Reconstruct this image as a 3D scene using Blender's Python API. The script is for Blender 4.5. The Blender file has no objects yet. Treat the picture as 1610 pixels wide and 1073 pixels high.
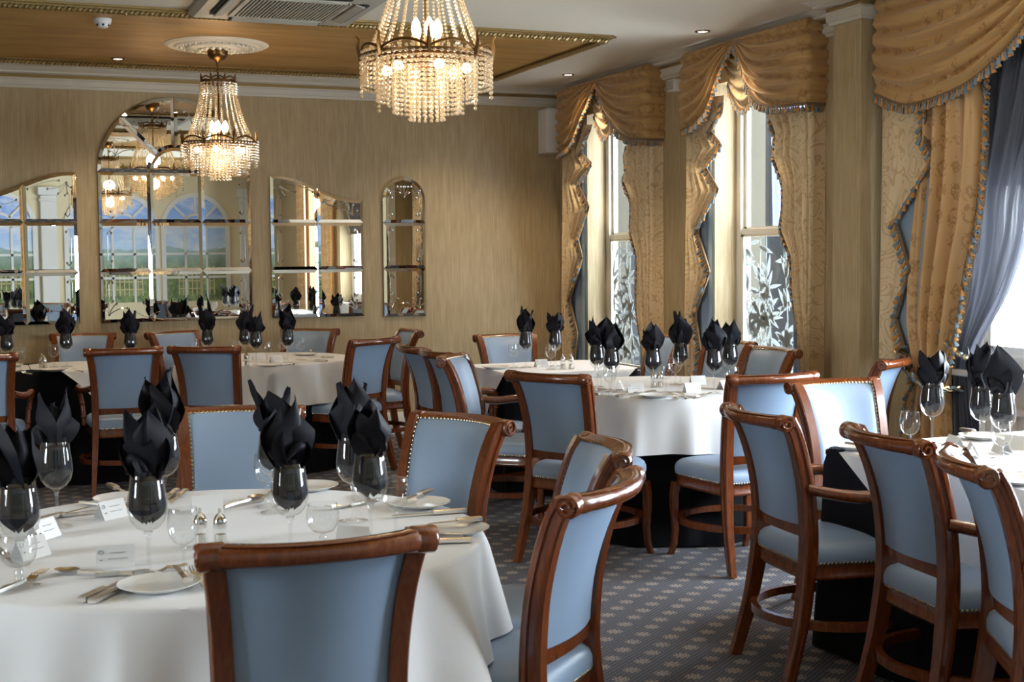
import bpy, bmesh, math, random
from mathutils import Vector, Matrix
PI = math.pi
sc = bpy.context.scene
col = sc.collection
rnd = random.Random(7)

# ------------------------------------------------------------------ camera, world, lights, exposure
cam_d = bpy.data.cameras.new('camera'); cam = bpy.data.objects.new('camera', cam_d); col.objects.link(cam)
cam_d.sensor_width = 36.0; cam_d.lens = 36.0 * 2069.5 / 1610.0; cam_d.clip_start = 0.05
yaw, pitch, roll = 0.38964, 0.063763, -0.009443
fw = Vector((math.sin(yaw) * math.cos(pitch), math.cos(yaw) * math.cos(pitch), -math.sin(pitch)))
rt = Vector((math.cos(yaw), -math.sin(yaw), 0)); upv = rt.cross(fw)
r2 = rt * math.cos(roll) + upv * math.sin(roll); u2 = upv * math.cos(roll) - rt * math.sin(roll)
cam.matrix_world = Matrix(((r2.x, u2.x, -fw.x, 0), (r2.y, u2.y, -fw.y, 0), (r2.z, u2.z, -fw.z, 1.45), (0, 0, 0, 1)))
cam_d.dof.use_dof = True; cam_d.dof.focus_distance = 6.0; cam_d.dof.aperture_fstop = 10.0
sc.camera = cam

WORLD_STRENGTH = 42.0
w = bpy.data.worlds.new('overcast_sky'); sc.world = w; w.use_nodes = True
bg = w.node_tree.nodes['Background']; bg.inputs[0].default_value = (0.82, 0.91, 1.0, 1); bg.inputs[1].default_value = WORLD_STRENGTH

def lamp(name, kind, loc, energy, color, parent=None, **kw):
    d = bpy.data.lights.new(name, kind); d.energy = energy; d.color = color
    for k, v in kw.items(): setattr(d, k, v)
    o = bpy.data.objects.new(name, d); o.location = loc; col.objects.link(o)
    if parent: o.parent = parent
    return o
def portal(y0, y1, z0, z1):          # daylight comes through the real window openings; portals only guide the sampling
    o = lamp('window_daylight', 'AREA', (5.0, (y0 + y1) / 2, (z0 + z1) / 2), 1, (1, 1, 1), shape='RECTANGLE', size=z1 - z0, size_y=y1 - y0)
    o.rotation_euler = (0, PI / 2, 0); o.data.cycles.is_portal = True
PORTALS = [(3.0, 5.45, .86, 1.8), (1.25, 2.5, .5, 2.6), (8.75, 9.79, .5, 2.6), (6.75, 7.79, .5, 2.6)]
for p_ in PORTALS: portal(*p_)
pl = lamp('window_daylight', 'AREA', (-3.8, 2.6, 1.6), 1, (1, 1, 1), shape='RECTANGLE', size=1.2, size_y=.9)     # portal of the added left-hand window
pl.rotation_euler = (0, -PI / 2, 0); pl.data.cycles.is_portal = True
WARM = (1.0, 0.72, 0.42)
CHAND_W, DOWN_W = 9.0, 46.0
sc.view_settings.view_transform = 'Standard'; sc.view_settings.look = 'None'
sc.view_settings.gamma = 1.0; sc.view_settings.use_curve_mapping = False
sc.view_settings.exposure = 0.25
cy = sc.cycles
cy.use_denoising = True; cy.sample_clamp_indirect = 4.0; cy.sample_clamp_direct = 0
cy.max_bounces = 10; cy.diffuse_bounces = 5; cy.glossy_bounces = 5; cy.transmission_bounces = 6; cy.transparent_max_bounces = 24
cy.caustics_reflective = False; cy.caustics_refractive = False

# ------------------------------------------------------------------ mesh helpers
class MB:
    def __init__(s): s.v = []; s.f = []; s.m = []
    def add(s, vs, fs, mi=0):
        b = len(s.v); s.v += [tuple(p) for p in vs]
        for f in fs: s.f.append(tuple(b + i for i in f)); s.m.append(mi)
        return s
    def box(s, x0, x1, y0, y1, z0, z1, mi=0):
        vs = [(x, y, z) for x in (x0, x1) for y in (y0, y1) for z in (z0, z1)]
        return s.add(vs, [(0, 1, 3, 2), (4, 6, 7, 5), (0, 4, 5, 1), (2, 3, 7, 6), (0, 2, 6, 4), (1, 5, 7, 3)], mi)
    def rbox(s, x0, x1, y0, y1, z0, z1, b=.004, seg=2, mi=0):
        bm = bmesh.new(); bmesh.ops.create_cube(bm, size=1)
        for v in bm.verts: v.co = Vector(((x0 + x1) / 2 + v.co.x * (x1 - x0), (y0 + y1) / 2 + v.co.y * (y1 - y0), (z0 + z1) / 2 + v.co.z * (z1 - z0)))
        bmesh.ops.bevel(bm, geom=bm.edges[:], offset=b, segments=seg, affect='EDGES', profile=.5)
        bm.verts.index_update(); s.add([v.co[:] for v in bm.verts], [[v.index for v in f.verts] for f in bm.faces], mi); bm.free(); return s
    def grid(s, fn, nu, nv, cu=False, cv=False, mi=0):
        U = nu if cu else nu + 1; V = nv if cv else nv + 1
        vs = [fn(i / nu, j / nv) for j in range(V) for i in range(U)]
        fs = [(j * U + i, j * U + (i + 1) % U, ((j + 1) % V) * U + (i + 1) % U, ((j + 1) % V) * U + i) for j in range(nv) for i in range(nu)]
        return s.add(vs, fs, mi)
    def lathe(s, prof, n=20, c=(0, 0, 0), mi=0, cap=False, ang0=0):
        vs = []; fs = []
        for r, z in prof:
            for i in range(n):
                a = ang0 + 2 * PI * i / n; vs.append((c[0] + r * math.cos(a), c[1] + r * math.sin(a), c[2] + z))
        for j in range(len(prof) - 1):
            for i in range(n): fs.append((j * n + i, j * n + (i + 1) % n, (j + 1) * n + (i + 1) % n, (j + 1) * n + i))
        if cap: fs.append(tuple(reversed(range(n)))); fs.append(tuple(range((len(prof) - 1) * n, len(prof) * n)))
        return s.add(vs, fs, mi)
    def tube(s, pts, r, n=8, closed=False, mi=0, cap=True, sec=None, upref=(0, 0, 1)):
        pts = [Vector(p) for p in pts]; N = len(pts); up = Vector(upref); vs = []; K = len(sec) if sec else n
        for k, p in enumerate(pts):
            t = (pts[(k + 1) % N] - pts[k - 1]) if closed else (pts[min(k + 1, N - 1)] - pts[max(k - 1, 0)])
            t.normalize(); a = t.cross(up)
            if a.length < 1e-4: a = t.cross(Vector((1, 0, .3)))
            a.normalize(); b = a.cross(t); rr = r[k] if isinstance(r, (list, tuple)) else r
            for i in range(K):
                if sec: q = a * sec[i][0] + b * sec[i][1]
                else: q = (a * math.cos(2 * PI * i / n) + b * math.sin(2 * PI * i / n)) * rr
                vs.append(p + q)
        fs = [(k * K + i, k * K + (i + 1) % K, ((k + 1) % N) * K + (i + 1) % K, ((k + 1) % N) * K + i) for k in range(N if closed else N - 1) for i in range(K)]
        if cap and not closed: fs.append(tuple(reversed(range(K)))); fs.append(tuple((N - 1) * K + i for i in range(K)))
        return s.add(vs, fs, mi)
    def ball(s, c, r, sub=1, mi=0, sz=1.0):
        t = ICO[sub]; return s.add([(c[0] + r * p[0], c[1] + r * p[1], c[2] + r * p[2] * sz) for p in t[0]], t[1], mi)
    def dome(s, c, nrm, r, mi=0):
        n = Vector(nrm).normalized(); a = n.orthogonal().normalized(); b = n.cross(a); c = Vector(c)
        vs = [c + (a * math.cos(i * PI / 3) + b * math.sin(i * PI / 3)) * r for i in range(6)] + [c + n * r * .75]
        return s.add(vs, [(i, (i + 1) % 6, 6) for i in range(6)], mi)
    def fan(s, pts, mi=0): return s.add(pts, [tuple(range(len(pts)))], mi)
    def build(s, name, mats, parent=None, smooth=True, ang=40, kind=None):
        me = bpy.data.meshes.new(name); me.from_pydata(s.v, [], s.f)
        for m_ in (mats if isinstance(mats, (list, tuple)) else [mats]): me.materials.append(m_)
        if any(s.m): me.polygons.foreach_set('material_index', s.m)
        if smooth:
            me.polygons.foreach_set('use_smooth', [True] * len(s.f)); me.set_sharp_from_angle(angle=math.radians(ang))
        me.validate(); me.update()
        o = bpy.data.objects.new(name, me); col.objects.link(o)
        if parent: o.parent = parent
        if kind: o['kind'] = kind
        return o
ICO = {}
for sub in (1, 2):
    bm = bmesh.new(); bmesh.ops.create_icosphere(bm, subdivisions=sub, radius=1); bm.verts.index_update()
    ICO[sub] = ([v.co[:] for v in bm.verts], [[v.index for v in f.verts] for f in bm.faces]); bm.free()

def tag(o, label, cat, group=None):
    o['label'] = label; o['category'] = cat
    if group: o['group'] = group
    return o
def thing(name, loc, rz, label, cat, group=None):
    o = bpy.data.objects.new(name, None); o.empty_display_size = .1; col.objects.link(o)
    o.location = loc; o.rotation_euler = (0, 0, rz); return tag(o, label, cat, group)
def copy_tree(o, parent=None):
    c = o.copy(); col.objects.link(c)
    if parent: c.parent = parent
    for ch in list(o.children): copy_tree(ch, c)
    return c
protos = {}
def place(proto, loc, rz, label, group=None, scale=None):     # first use moves the prototype itself, then copies of the whole tree
    root, used = protos[proto]
    o = copy_tree(root) if used else root
    protos[proto] = (root, True)
    o.location = loc; o.rotation_euler = (0, 0, rz); o['label'] = label
    if group: o['group'] = group
    if scale: o.scale = (scale,) * 3
    return o
def struct(o): o['kind'] = 'structure'; return o
def lerp(a, b, t): return a + (b - a) * t
def interp(tab, x):                                            # piecewise-linear table [(x, y)] sorted by x
    if x <= tab[0][0]: return tab[0][1]
    for (x0, y0), (x1, y1) in zip(tab, tab[1:]):
        if x <= x1: return y0 + (y1 - y0) * (x - x0) / (x1 - x0)
    return tab[-1][1]
def smooth_interp(tab, x):                                     # Catmull-Rom through the table
    if x <= tab[0][0]: return tab[0][1]
    if x >= tab[-1][0]: return tab[-1][1]
    for i in range(len(tab) - 1):
        if x <= tab[i + 1][0]:
            p1, p2 = tab[i], tab[i + 1]; p0 = tab[max(i - 1, 0)]; p3 = tab[min(i + 2, len(tab) - 1)]
            t = (x - p1[0]) / (p2[0] - p1[0])
            m1 = (p2[1] - p0[1]) / max(p2[0] - p0[0], 1e-6) * (p2[0] - p1[0]); m2 = (p3[1] - p1[1]) / max(p3[0] - p1[0], 1e-6) * (p2[0] - p1[0])
            return (2*t**3 - 3*t*t + 1) * p1[1] + (t**3 - 2*t*t + t) * m1 + (3*t*t - 2*t**3) * p2[1] + (t**3 - t*t) * m2

# ------------------------------------------------------------------ materials (all procedural)
class NT:
    def __init__(s, name):
        s.mat = bpy.data.materials.new(name); s.mat.use_nodes = True; s.t = s.mat.node_tree; s.t.nodes.clear()
        s.out = s.n('ShaderNodeOutputMaterial')
    def n(s, typ, ins=None, **kw):
        nd = s.t.nodes.new(typ)
        for k, v in kw.items(): setattr(nd, k, v)
        for k, v in (ins or {}).items():
            if isinstance(v, bpy.types.NodeSocket): s.t.links.new(v, nd.inputs[k])
            else: nd.inputs[k].default_value = v
        return nd
    def math(s, op, a, b=0.0, c=0.0): return s.n('ShaderNodeMath', {0: a, 1: b, 2: c}, operation=op).outputs[0]
    def mix(s, f, a, b):
        nd = s.n('ShaderNodeMix', data_type='RGBA')
        for i, v in ((0, f), (6, a), (7, b)):
            if isinstance(v, bpy.types.NodeSocket): s.t.links.new(v, nd.inputs[i])
            else: nd.inputs[i].default_value = v if i == 0 else (*v, 1)[:4]
        return nd.outputs[2]
    def coord(s, scale=(1, 1, 1), which='Object', rot=(0, 0, 0)):
        tc = s.n('ShaderNodeTexCoord'); mp = s.n('ShaderNodeMapping', {'Vector': tc.outputs[which], 'Scale': scale, 'Rotation': rot}); return mp.outputs[0]
    def noise(s, vec, scale, detail=3, rough=.5, dist=0): return s.n('ShaderNodeTexNoise', {'Vector': vec, 'Scale': scale, 'Detail': detail, 'Roughness': rough, 'Distortion': dist}).outputs[0]
    def ramp(s, f, stops):
        nd = s.n('ShaderNodeValToRGB', {0: f}); e = nd.color_ramp.elements
        while len(e) < len(stops): e.new(.5)
        for el, (p, c) in zip(e, stops): el.position = p; el.color = (*c, 1) if len(c) == 3 else c
        return nd.outputs[0]
    def bump(s, h, strength=.3, dist=.01): return s.n('ShaderNodeBump', {'Height': h, 'Strength': strength, 'Distance': dist}).outputs[0]
    def bsdf(s, color, rough=.5, metal=0., normal=None, **kw):
        ins = {'Base Color': color if isinstance(color, bpy.types.NodeSocket) else (*color, 1), 'Roughness': rough, 'Metallic': metal}
        if normal is not None: ins['Normal'] = normal
        ins.update(kw); return s.n('ShaderNodeBsdfPrincipled', ins)
    def done(s, sh): s.t.links.new(sh.outputs[0] if hasattr(sh, 'outputs') else sh, s.out.inputs[0]); return s.mat
def plain(name, color, rough=.5, metal=0., **kw):
    t = NT(name); return t.done(t.bsdf(color, rough, metal, **kw))
def mixsh(t, f, a, b): return t.n('ShaderNodeMixShader', {0: f, 1: a.outputs[0], 2: b.outputs[0]})

def m_wood():
    t = NT('mahogany'); v = t.coord((9, 9, 1.6)); n = t.noise(v, 5, 4, .6, 1.5)
    c = t.ramp(n, [(.25, (.090, .019, .005)), (.55, (.160, .039, .009)), (.85, (.24, .070, .017))])
    return t.done(t.bsdf(c, .26, **{'Coat Weight': .6, 'Coat Roughness': .08}))
def m_leather():
    t = NT('pale_blue_leather'); v = t.coord(); n = t.noise(v, 420, 2); big = t.noise(v, 5, 2)
    c = t.mix(big, (.25, .345, .49), (.29, .39, .53))
    return t.done(t.bsdf(c, .40, normal=t.bump(n, .12, .002), **{'Specular IOR Level': .45}))
def m_cloth(name, c1, c2, rough=.85, scale=300, sheen=.2):
    t = NT(name); v = t.coord(); n = t.noise(v, scale, 2); b = t.noise(v, 3, 3)
    return t.done(t.bsdf(t.mix(b, c1, c2), rough, normal=t.bump(n, .15, .002), **{'Sheen Weight': sheen, 'Specular IOR Level': .18 if sheen == 0 else .4}))
def m_wallpaper():
    t = NT('striped_wallpaper'); v = t.coord((1, 1, .02)); n = t.noise(v, 130, 3, .6); v2 = t.coord((1, 1, .15)); n2 = t.noise(v2, 38, 3, .6); b = t.noise(t.coord(), 1.2, 2)
    f = t.math('ADD', t.math('MULTIPLY', n, .65), t.math('MULTIPLY', n2, .35))
    c = t.ramp(f, [(.34, (.35, .255, .13)), (.5, (.445, .335, .185)), (.66, (.54, .42, .25))])
    return t.done(t.bsdf(t.mix(t.math('MULTIPLY', b, .25), c, (.42, .31, .17)), .55, normal=t.bump(f, .25, .004)))
def m_carpet():
    t = NT('navy_carpet'); tc = t.n('ShaderNodeTexCoord'); o = tc.outputs['Object']
    # ribs on the diagonal
    rot = t.n('ShaderNodeMapping', {'Vector': o, 'Rotation': (0, 0, math.radians(-36))}).outputs[0]
    sx = t.n('ShaderNodeSeparateXYZ', {0: rot}); rib = t.math('SINE', t.math('MULTIPLY', sx.outputs[1], 2 * PI / .0165))
    rib = t.math('MULTIPLY_ADD', rib, .5, .5); grain = t.noise(o, 260, 2); patch = t.noise(o, 1.4, 2)
    base = t.mix(t.math('MULTIPLY', rib, grain), (.016, .017, .028), (.155, .150, .185))
    base = t.mix(t.math('MULTIPLY', patch, .35), base, (.026, .024, .030))
    # staggered leaf sprigs
    s2 = t.n('ShaderNodeSeparateXYZ', {0: o}); px, py = .1615, .1495
    def cell(ox, oy):
        a = t.math('SUBTRACT', t.math('FLOORED_MODULO', t.math('ADD', s2.outputs[0], ox), px), px / 2)
        b = t.math('SUBTRACT', t.math('FLOORED_MODULO', t.math('ADD', s2.outputs[1], oy), py), py / 2); return a, b
    ms = []
    for ox, oy in ((0.0, 0.0), (px / 2, py / 2)):
        a, b = cell(ox, oy)
        r = t.math('SQRT', t.math('ADD', t.math('POWER', t.math('MULTIPLY', a, .88), 2), t.math('POWER', t.math('MULTIPLY', b, .95), 2)))
        th = t.math('ARCTAN2', b, a); pet = t.math('ABSOLUTE', t.math('SINE', t.math('MULTIPLY', th, 4)))
        lim = t.math('MULTIPLY_ADD', pet, .016, .015)
        inside = t.math('LESS_THAN', r, lim); ring = t.math('GREATER_THAN', t.math('FRACT', t.math('MULTIPLY', r, 110)), .42)
        ms.append(t.math('MULTIPLY', inside, ring))
    m = t.math('MULTIPLY', t.math('MAXIMUM', ms[0], ms[1]), t.math('GREATER_THAN', t.noise(o, 300, 1), .40))
    c = t.mix(t.math('MULTIPLY', m, .85), base, (.52, .41, .31))
    h = t.math('ADD', rib, grain)
    return t.done(t.bsdf(c, .95, normal=t.bump(h, .5, .006), **{'Sheen Weight': .15}))
def m_gold_ceiling():
    t = NT('gold_leaf_ceiling'); v = t.coord((.5, 2.2, 1)); n = t.noise(v, 3, 5, .65); n2 = t.noise(t.coord(), 60, 3)
    c = t.ramp(n, [(.3, (.33, .165, .036)), (.55, (.47, .255, .062)), (.8, (.62, .38, .12))])
    return t.done(t.bsdf(c, .42, .25, normal=t.bump(n2, .3, .004)))
def m_damask(name, c1, c2, scale, rough=.5):
    t = NT(name); v = t.coord((1, 1, .8)); n = t.n('ShaderNodeTexVoronoi', {'Vector': v, 'Scale': scale, 'Randomness': .12}); d = n.outputs['Distance']
    dv = t.noise(v, scale * 2.2, 3, .55, 2.2)
    f = t.math('SINE', t.math('ADD', t.math('MULTIPLY', d, 22), t.math('MULTIPLY', dv, 14)))
    mask = t.math('LESS_THAN', d, .50); f = t.math('MULTIPLY', t.math('GREATER_THAN', f, .35), mask)
    g = t.noise(t.coord((1, 1, .1)), 500, 2)
    return t.done(t.bsdf(t.mix(t.math('MULTIPLY', f, .9), c1, c2), rough, normal=t.bump(t.math('ADD', f, t.math('MULTIPLY', g, .6)), .2, .002), **{'Sheen Weight': .3}))
def m_scroll(name, c1, c2):
    t = NT(name); v = t.coord((1, 1, 1)); dn = t.n('ShaderNodeTexNoise', {'Vector': v, 'Scale': 4.5, 'Detail': 1, 'Distortion': 1.6}).outputs[0]
    ln = t.math('ABSOLUTE', t.math('SUBTRACT', t.math('FRACT', t.math('MULTIPLY', dn, 9)), .5))
    leaf = t.n('ShaderNodeTexVoronoi', {'Vector': v, 'Scale': 26, 'Randomness': 1.0}).outputs['Distance']
    f = t.math('MAXIMUM', t.math('LESS_THAN', ln, .10), t.math('MULTIPLY', t.math('LESS_THAN', leaf, .30), t.math('LESS_THAN', ln, .27)))
    return t.done(t.bsdf(t.mix(t.math('MULTIPLY', f, .5), c1, c2), .6, normal=t.bump(f, .15, .002), **{'Sheen Weight': .25}))
def m_glass(name='clear_glass', tint=(.97, .98, .98), edge=(.26, .27, .28), spec=1.6, rim_light=.16):  # pale rim light and dark edge are put into the colour by view angle
    t = NT(name); lw = t.n('ShaderNodeLayerWeight', {'Blend': .25}); fac = t.math('POWER', lw.outputs['Facing'], 3.4)
    tr = t.n('ShaderNodeBsdfTransparent', {'Color': t.mix(fac, tint, edge)}); gl = t.n('ShaderNodeBsdfGlossy', {'Color': (1, 1, 1, 1), 'Roughness': .015})
    f0 = t.n('ShaderNodeLayerWeight', {'Blend': .5}).outputs['Facing']; fr = t.math('MULTIPLY_ADD', t.math('POWER', f0, 5.0), .90, .045); base = mixsh(t, t.math('MULTIPLY', t.math('POWER', lw.outputs['Facing'], 4.0), rim_light), tr, mixsh(t, .5, t.n('ShaderNodeBsdfTranslucent', {'Color': (.95, .97, .97, 1)}), t.n('ShaderNodeBsdfDiffuse', {'Color': (.95, .97, .97, 1)})))
    return t.done(mixsh(t, t.math('MINIMUM', t.math('MULTIPLY', fr, spec), .95), base, gl))
def m_crystal():
    t = NT('cut_crystal'); lw = t.n('ShaderNodeLayerWeight', {'Blend': .35}); fac = t.math('POWER', lw.outputs['Facing'], 2.0)
    tr = t.n('ShaderNodeBsdfTransparent', {'Color': t.mix(fac, (.93, .88, .78), (.20, .12, .055))}); gl = t.n('ShaderNodeBsdfGlossy', {'Color': (1, .97, .9, 1), 'Roughness': .05})
    tl = t.n('ShaderNodeBsdfTranslucent', {'Color': (1.0, .84, .60, 1)}); df = t.n('ShaderNodeBsdfDiffuse', {'Color': (1.0, .93, .82, 1)})
    a = mixsh(t, .35, tr, gl); b = mixsh(t, .5, tl, df); return t.done(mixsh(t, .28, a, b))
def m_sheer(name, color, alpha, tcol=None):
    t = NT(name); v = t.coord((1, 1, 1)); n = t.noise(v, 320, 2)
    tr = t.n('ShaderNodeBsdfTransparent', {'Color': (1, 1, 1, 1)}); df = t.n('ShaderNodeBsdfDiffuse', {'Color': (*color, 1)}); tl = t.n('ShaderNodeBsdfTranslucent', {'Color': (*(tcol or color), 1)})
    lw = t.n('ShaderNodeLayerWeight', {'Blend': .5}); f = t.math('MINIMUM', t.math('ADD', t.math('MULTIPLY', lw.outputs['Facing'], .45), t.math('ADD', t.math('MULTIPLY', n, .2 if alpha < .9 else .008), alpha - (.1 if alpha < .9 else .004))), .998)
    return t.done(mixsh(t, f, tr, mixsh(t, .55, df, tl)))
def m_frost():
    t = NT('etched_white'); return t.done(mixsh(t, .6, t.n('ShaderNodeBsdfDiffuse', {'Color': (.5, .52, .51, 1)}), t.n('ShaderNodeBsdfTranslucent', {'Color': (.50, .52, .515, 1)})))
def m_emit(name, color, strength):
    t = NT(name); return t.done(t.n('ShaderNodeEmission', {'Color': (*color, 1), 'Strength': strength}))
def m_mirror():
    t = NT('silvered_mirror'); return t.done(t.n('ShaderNodeBsdfGlossy', {'Color': (.90, .92, .90, 1), 'Roughness': .0}))
def m_mural():
    t = NT('painted_mural_landscape'); tc = t.n('ShaderNodeTexCoord'); o = tc.outputs['Object']; s = t.n('ShaderNodeSeparateXYZ', {0: o}); z = s.outputs[2]
    cl = t.noise(t.n('ShaderNodeMapping', {'Vector': o, 'Scale': (1.2, 1, 2.6)}).outputs[0], 1.7, 4, .6)
    sky = t.mix(t.n('ShaderNodeMapRange', {0: z, 1: 1.5, 2: 2.5}).outputs[0], (.50, .66, .83), (.12, .27, .72))
    sky = t.mix(t.math('MULTIPLY', t.ramp(cl, [(.46, (0, 0, 0)), (.66, (1, 1, 1))]), .75), sky, (.82, .84, .85))
    hn = t.noise(t.n('ShaderNodeMapping', {'Vector': o, 'Scale': (1, 0, 0)}).outputs[0], 1.8, 4)
    hill = t.math('LESS_THAN', z, t.math('MULTIPLY_ADD', hn, .34, 1.46))
    fol = t.noise(o, 7, 5, .7); g2 = t.ramp(fol, [(.35, (.04, .07, .03)), (.55, (.16, .22, .08)), (.75, (.34, .36, .17))])
    mist = t.n('ShaderNodeMapRange', {0: z, 1: 1.25, 2: 1.66}).outputs[0]
    land = t.mix(t.math('MULTIPLY', mist, .9), g2, (.30, .42, .44))
    return t.done(t.bsdf(t.mix(hill, sky, land), .7))

M = dict(wood=m_wood(), leather=m_leather(), linen=m_cloth('white_linen', (.79, .80, .81), (.83, .83, .835)), black=m_cloth('black_cloth', (.0035, .0035, .005), (.006, .006, .008), sheen=0.0),
         napkin=m_cloth('black_napkin', (.0055, .0055, .0095), (.009, .009, .015), .6, 500, .0), paper=m_wallpaper(), carpet=m_carpet(), goldceil=m_gold_ceiling(),
         gold=m_damask('gold_damask', (.47, .27, .09), (.30, .145, .036), 9), golddrape=m_damask('gold_drape_damask', (.55, .335, .14), (.36, .195, .06), 10),
         scroll=m_scroll('cream_scroll_fabric', (.72, .56, .34), (.40, .22, .065)), inner=m_damask('cream_swag_fabric', (.56, .43, .26), (.44, .31, .15), 10),
         lining=m_cloth('blue_lining', (.24, .32, .43), (.29, .38, .49)), glass=m_glass(), dimmed_glass=m_glass('dimming_window_glass', (.62, .63, .63), (.4, .41, .41), .7, 0.0), pane=m_glass('window_glass', (.97, .98, .98), (.7, .72, .72), .7, 0.0), crystal=m_crystal(),  # sash glass carries an added tint that cuts the strong daylight
         sheer=m_sheer('slate_blue_voile', (.17, .175, .215), .984, (.020, .021, .025)), voile=m_sheer('reflected_voile', (.20, .23, .38), .85), etched=m_frost(),
         mirror=m_mirror(), mural=m_mural(), cream=plain('cream_paint', (.76, .69, .56), .5), white=plain('white_paint', (.62, .58, .49), .4), bright=plain('white_gloss', (.80, .80, .78), .3),
         brass=plain('antique_brass', (.42, .24, .07), .28, 1.0), nail=plain('brass_nails', (.62, .50, .30), .25, 1.0), bronze=plain('bronze', (.16, .085, .03), .35, 1.0), steel=plain('polished_silver', (.86, .83, .78), .24, 1.0),
         chrome=plain('chrome', (.85, .85, .85), .08, 1.0), porcelain=plain('white_porcelain', (.86, .85, .82), .15), card=plain('white_card', (.86, .86, .85), .7), ink=plain('grey_ink', (.36, .36, .40), .8),
         tassel=m_cloth('gold_tassel', (.42, .19, .05), (.50, .25, .07), .8), tasselb=m_cloth('slate_tassel', (.13, .18, .22), (.18, .23, .27), .8), braid=m_cloth('brown_braid', (.14, .085, .045), (.19, .12, .06), .8),
         dark=plain('dark_void', (.012, .012, .012), .8), plastic=plain('white_plastic', (.74, .73, .70), .35), beige=plain('beige_plastic', (.42, .38, .31), .45), gilt=plain('gilt_moulding', (.36, .25, .10), .4, .6),
         bulb=m_emit('lit_bulb', (1.0, .82, .56), 14.0), downl=m_emit('lit_downlight', (1.0, .88, .70), 16.0), greyw=plain('mural_white', (.66, .66, .64), .7), muralwall=plain('mural_wall', (.62, .54, .36), .7),
         blind=m_cloth('dark_blind', (.045, .03, .03), (.06, .04, .04)), trellis=plain('trellis_paint', (.50, .42, .22), .7), candle=plain('candle_sleeve', (.55, .30, .11), .5), render=plain('grey_render', (.014, .0145, .015), .8, **{'Specular IOR Level': 0.0}), dimmed_reveal=plain('darkened_reveal', (.065, .06, .048), .8, **{'Specular IOR Level': 0.0}))  # outer reveal's cream is darkened in colour to offset the strong sky

# ------------------------------------------------------------------ room shell
XL, XR, YF, YB, ZC = -3.5, 4.70, -0.6, 10.33, 2.86
struct(MB().box(XL - .2, XR + .3, YF - .2, YB + .2, -.12, 0).build('floor', M['carpet'], smooth=False))
struct(MB().box(XL - .2, XR + .3, YF - .2, YB + .2, ZC, ZC + .12).build('ceiling', M['cream'], smooth=False))
struct(MB().box(XL - .2, XR, YB, YB + .2, 0, ZC).build('wall_back', M['paper'], smooth=False))
struct(MB().box(XL - .2, XL, YF, 2.15, 0, ZC).box(XL - .2, XL, 3.05, YB, 0, ZC).box(XL - .2, XL, 2.15, 3.05, 0, 1.0).box(XL - .2, XL, 2.15, 3.05, 2.2, ZC).build('wall_left', M['paper'], smooth=False))
wl = MB()  # unseen left window, added to light the chair fronts and the near cloth
for y0, y1, z0, z1 in ((2.15, 2.2, 1.0, 2.2), (3.0, 3.05, 1.0, 2.2), (2.58, 2.62, 1.0, 2.2), (2.15, 3.05, 1.0, 1.05), (2.15, 3.05, 2.15, 2.2)): wl.box(XL - .12, XL - .05, y0, y1, z0, z1)
wl = struct(wl.build('window_5', M['bright'], smooth=False)); MB().box(XL - .09, XL - .085, 2.17, 3.03, 1.02, 2.18).build('pane', M['pane'], wl, smooth=False)
struct(MB().box(XL - .2, XR, YF - .2, YF, 0, ZC).build('wall_front', M['muralwall'], smooth=False))
WIN = [(1.25, 2.5, .5, 2.6), (3.0, 5.45, .86, 2.45), (6.75, 7.79, .5, 2.6), (8.75, 9.79, .5, 2.6)]
wr = MB(); y = YF - .2
for y0, y1, z0, z1 in WIN:
    wr.box(XR, XR + .25, y, y0, 0, ZC); wr.box(XR, XR + .25, y0, y1, 0, z0); wr.box(XR, XR + .25, y0, y1, z1, ZC); y = y1
wr.box(XR, XR + .25, y, YB + .2, 0, ZC)
struct(wr.build('wall_right', M['paper'], smooth=False))
struct(MB().box(4.50, XR - .001, 5.94, 6.19, 0, ZC - .001).build('trim_7', M['paper'], smooth=False))      # the papered pier between the windows
# cornice: lower moulding, gilt strip, upper lip along the back and right walls
def cornice(name, prof, mat):
    m = MB(); n = len(prof)
    def run(path):
        vs = [(f(o, z)) for f in path for o, z in prof]
        fs = [(k * n + i, k * n + (i + 1) % n, (k + 1) * n + (i + 1) % n, (k + 1) * n + i) for k in range(len(path) - 1) for i in range(n)]
        m.add(vs, fs)
    run([lambda o, z: (XL, YB - o, z), lambda o, z: (XR - o, YB - o, z), lambda o, z: (XR - o, 6.19 + o, z), lambda o, z: (4.5 - o, 6.19 + o, z), lambda o, z: (4.5 - o, 5.94 - o, z),
         lambda o, z: (XR - o, 5.94 - o, z), lambda o, z: (XR - o, YF, z)])
    struct(m.build(name, mat, ang=25))
cornice('trim_1', [(0, 2.718), (.018, 2.718), (.022, 2.735), (.03, 2.74), (.034, 2.775), (.042, 2.78), (.042, 2.79), (0, 2.79)], M['white'])
cornice('trim_2', [(0, 2.79), (.03, 2.79), (.03, 2.815), (0, 2.815)], M['gilt'])
cornice('trim_3', [(0, 2.815), (.07, 2.815), (.085, 2.822), (.085, 2.832), (.10, 2.838), (.13, 2.858), (.13, 2.8595), (0, 2.8595)], M['white'])
def skirting(name, x0, x1, y0, y1): struct(MB().rbox(x0, x1, y0, y1, 0.001, .185, .006, 1).build(name, M['white'], ang=60))
skirting('baseboard_back', XL, XR, YB - .022, YB); skirting('baseboard_right', XR - .022, XR, 6.2, YB - .022); skirting('baseboard_left', XL, XL + .022, YF, YB - .022)
skirting('baseboard_front', XL + .022, XR - .022, YF, YF + .022)

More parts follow.
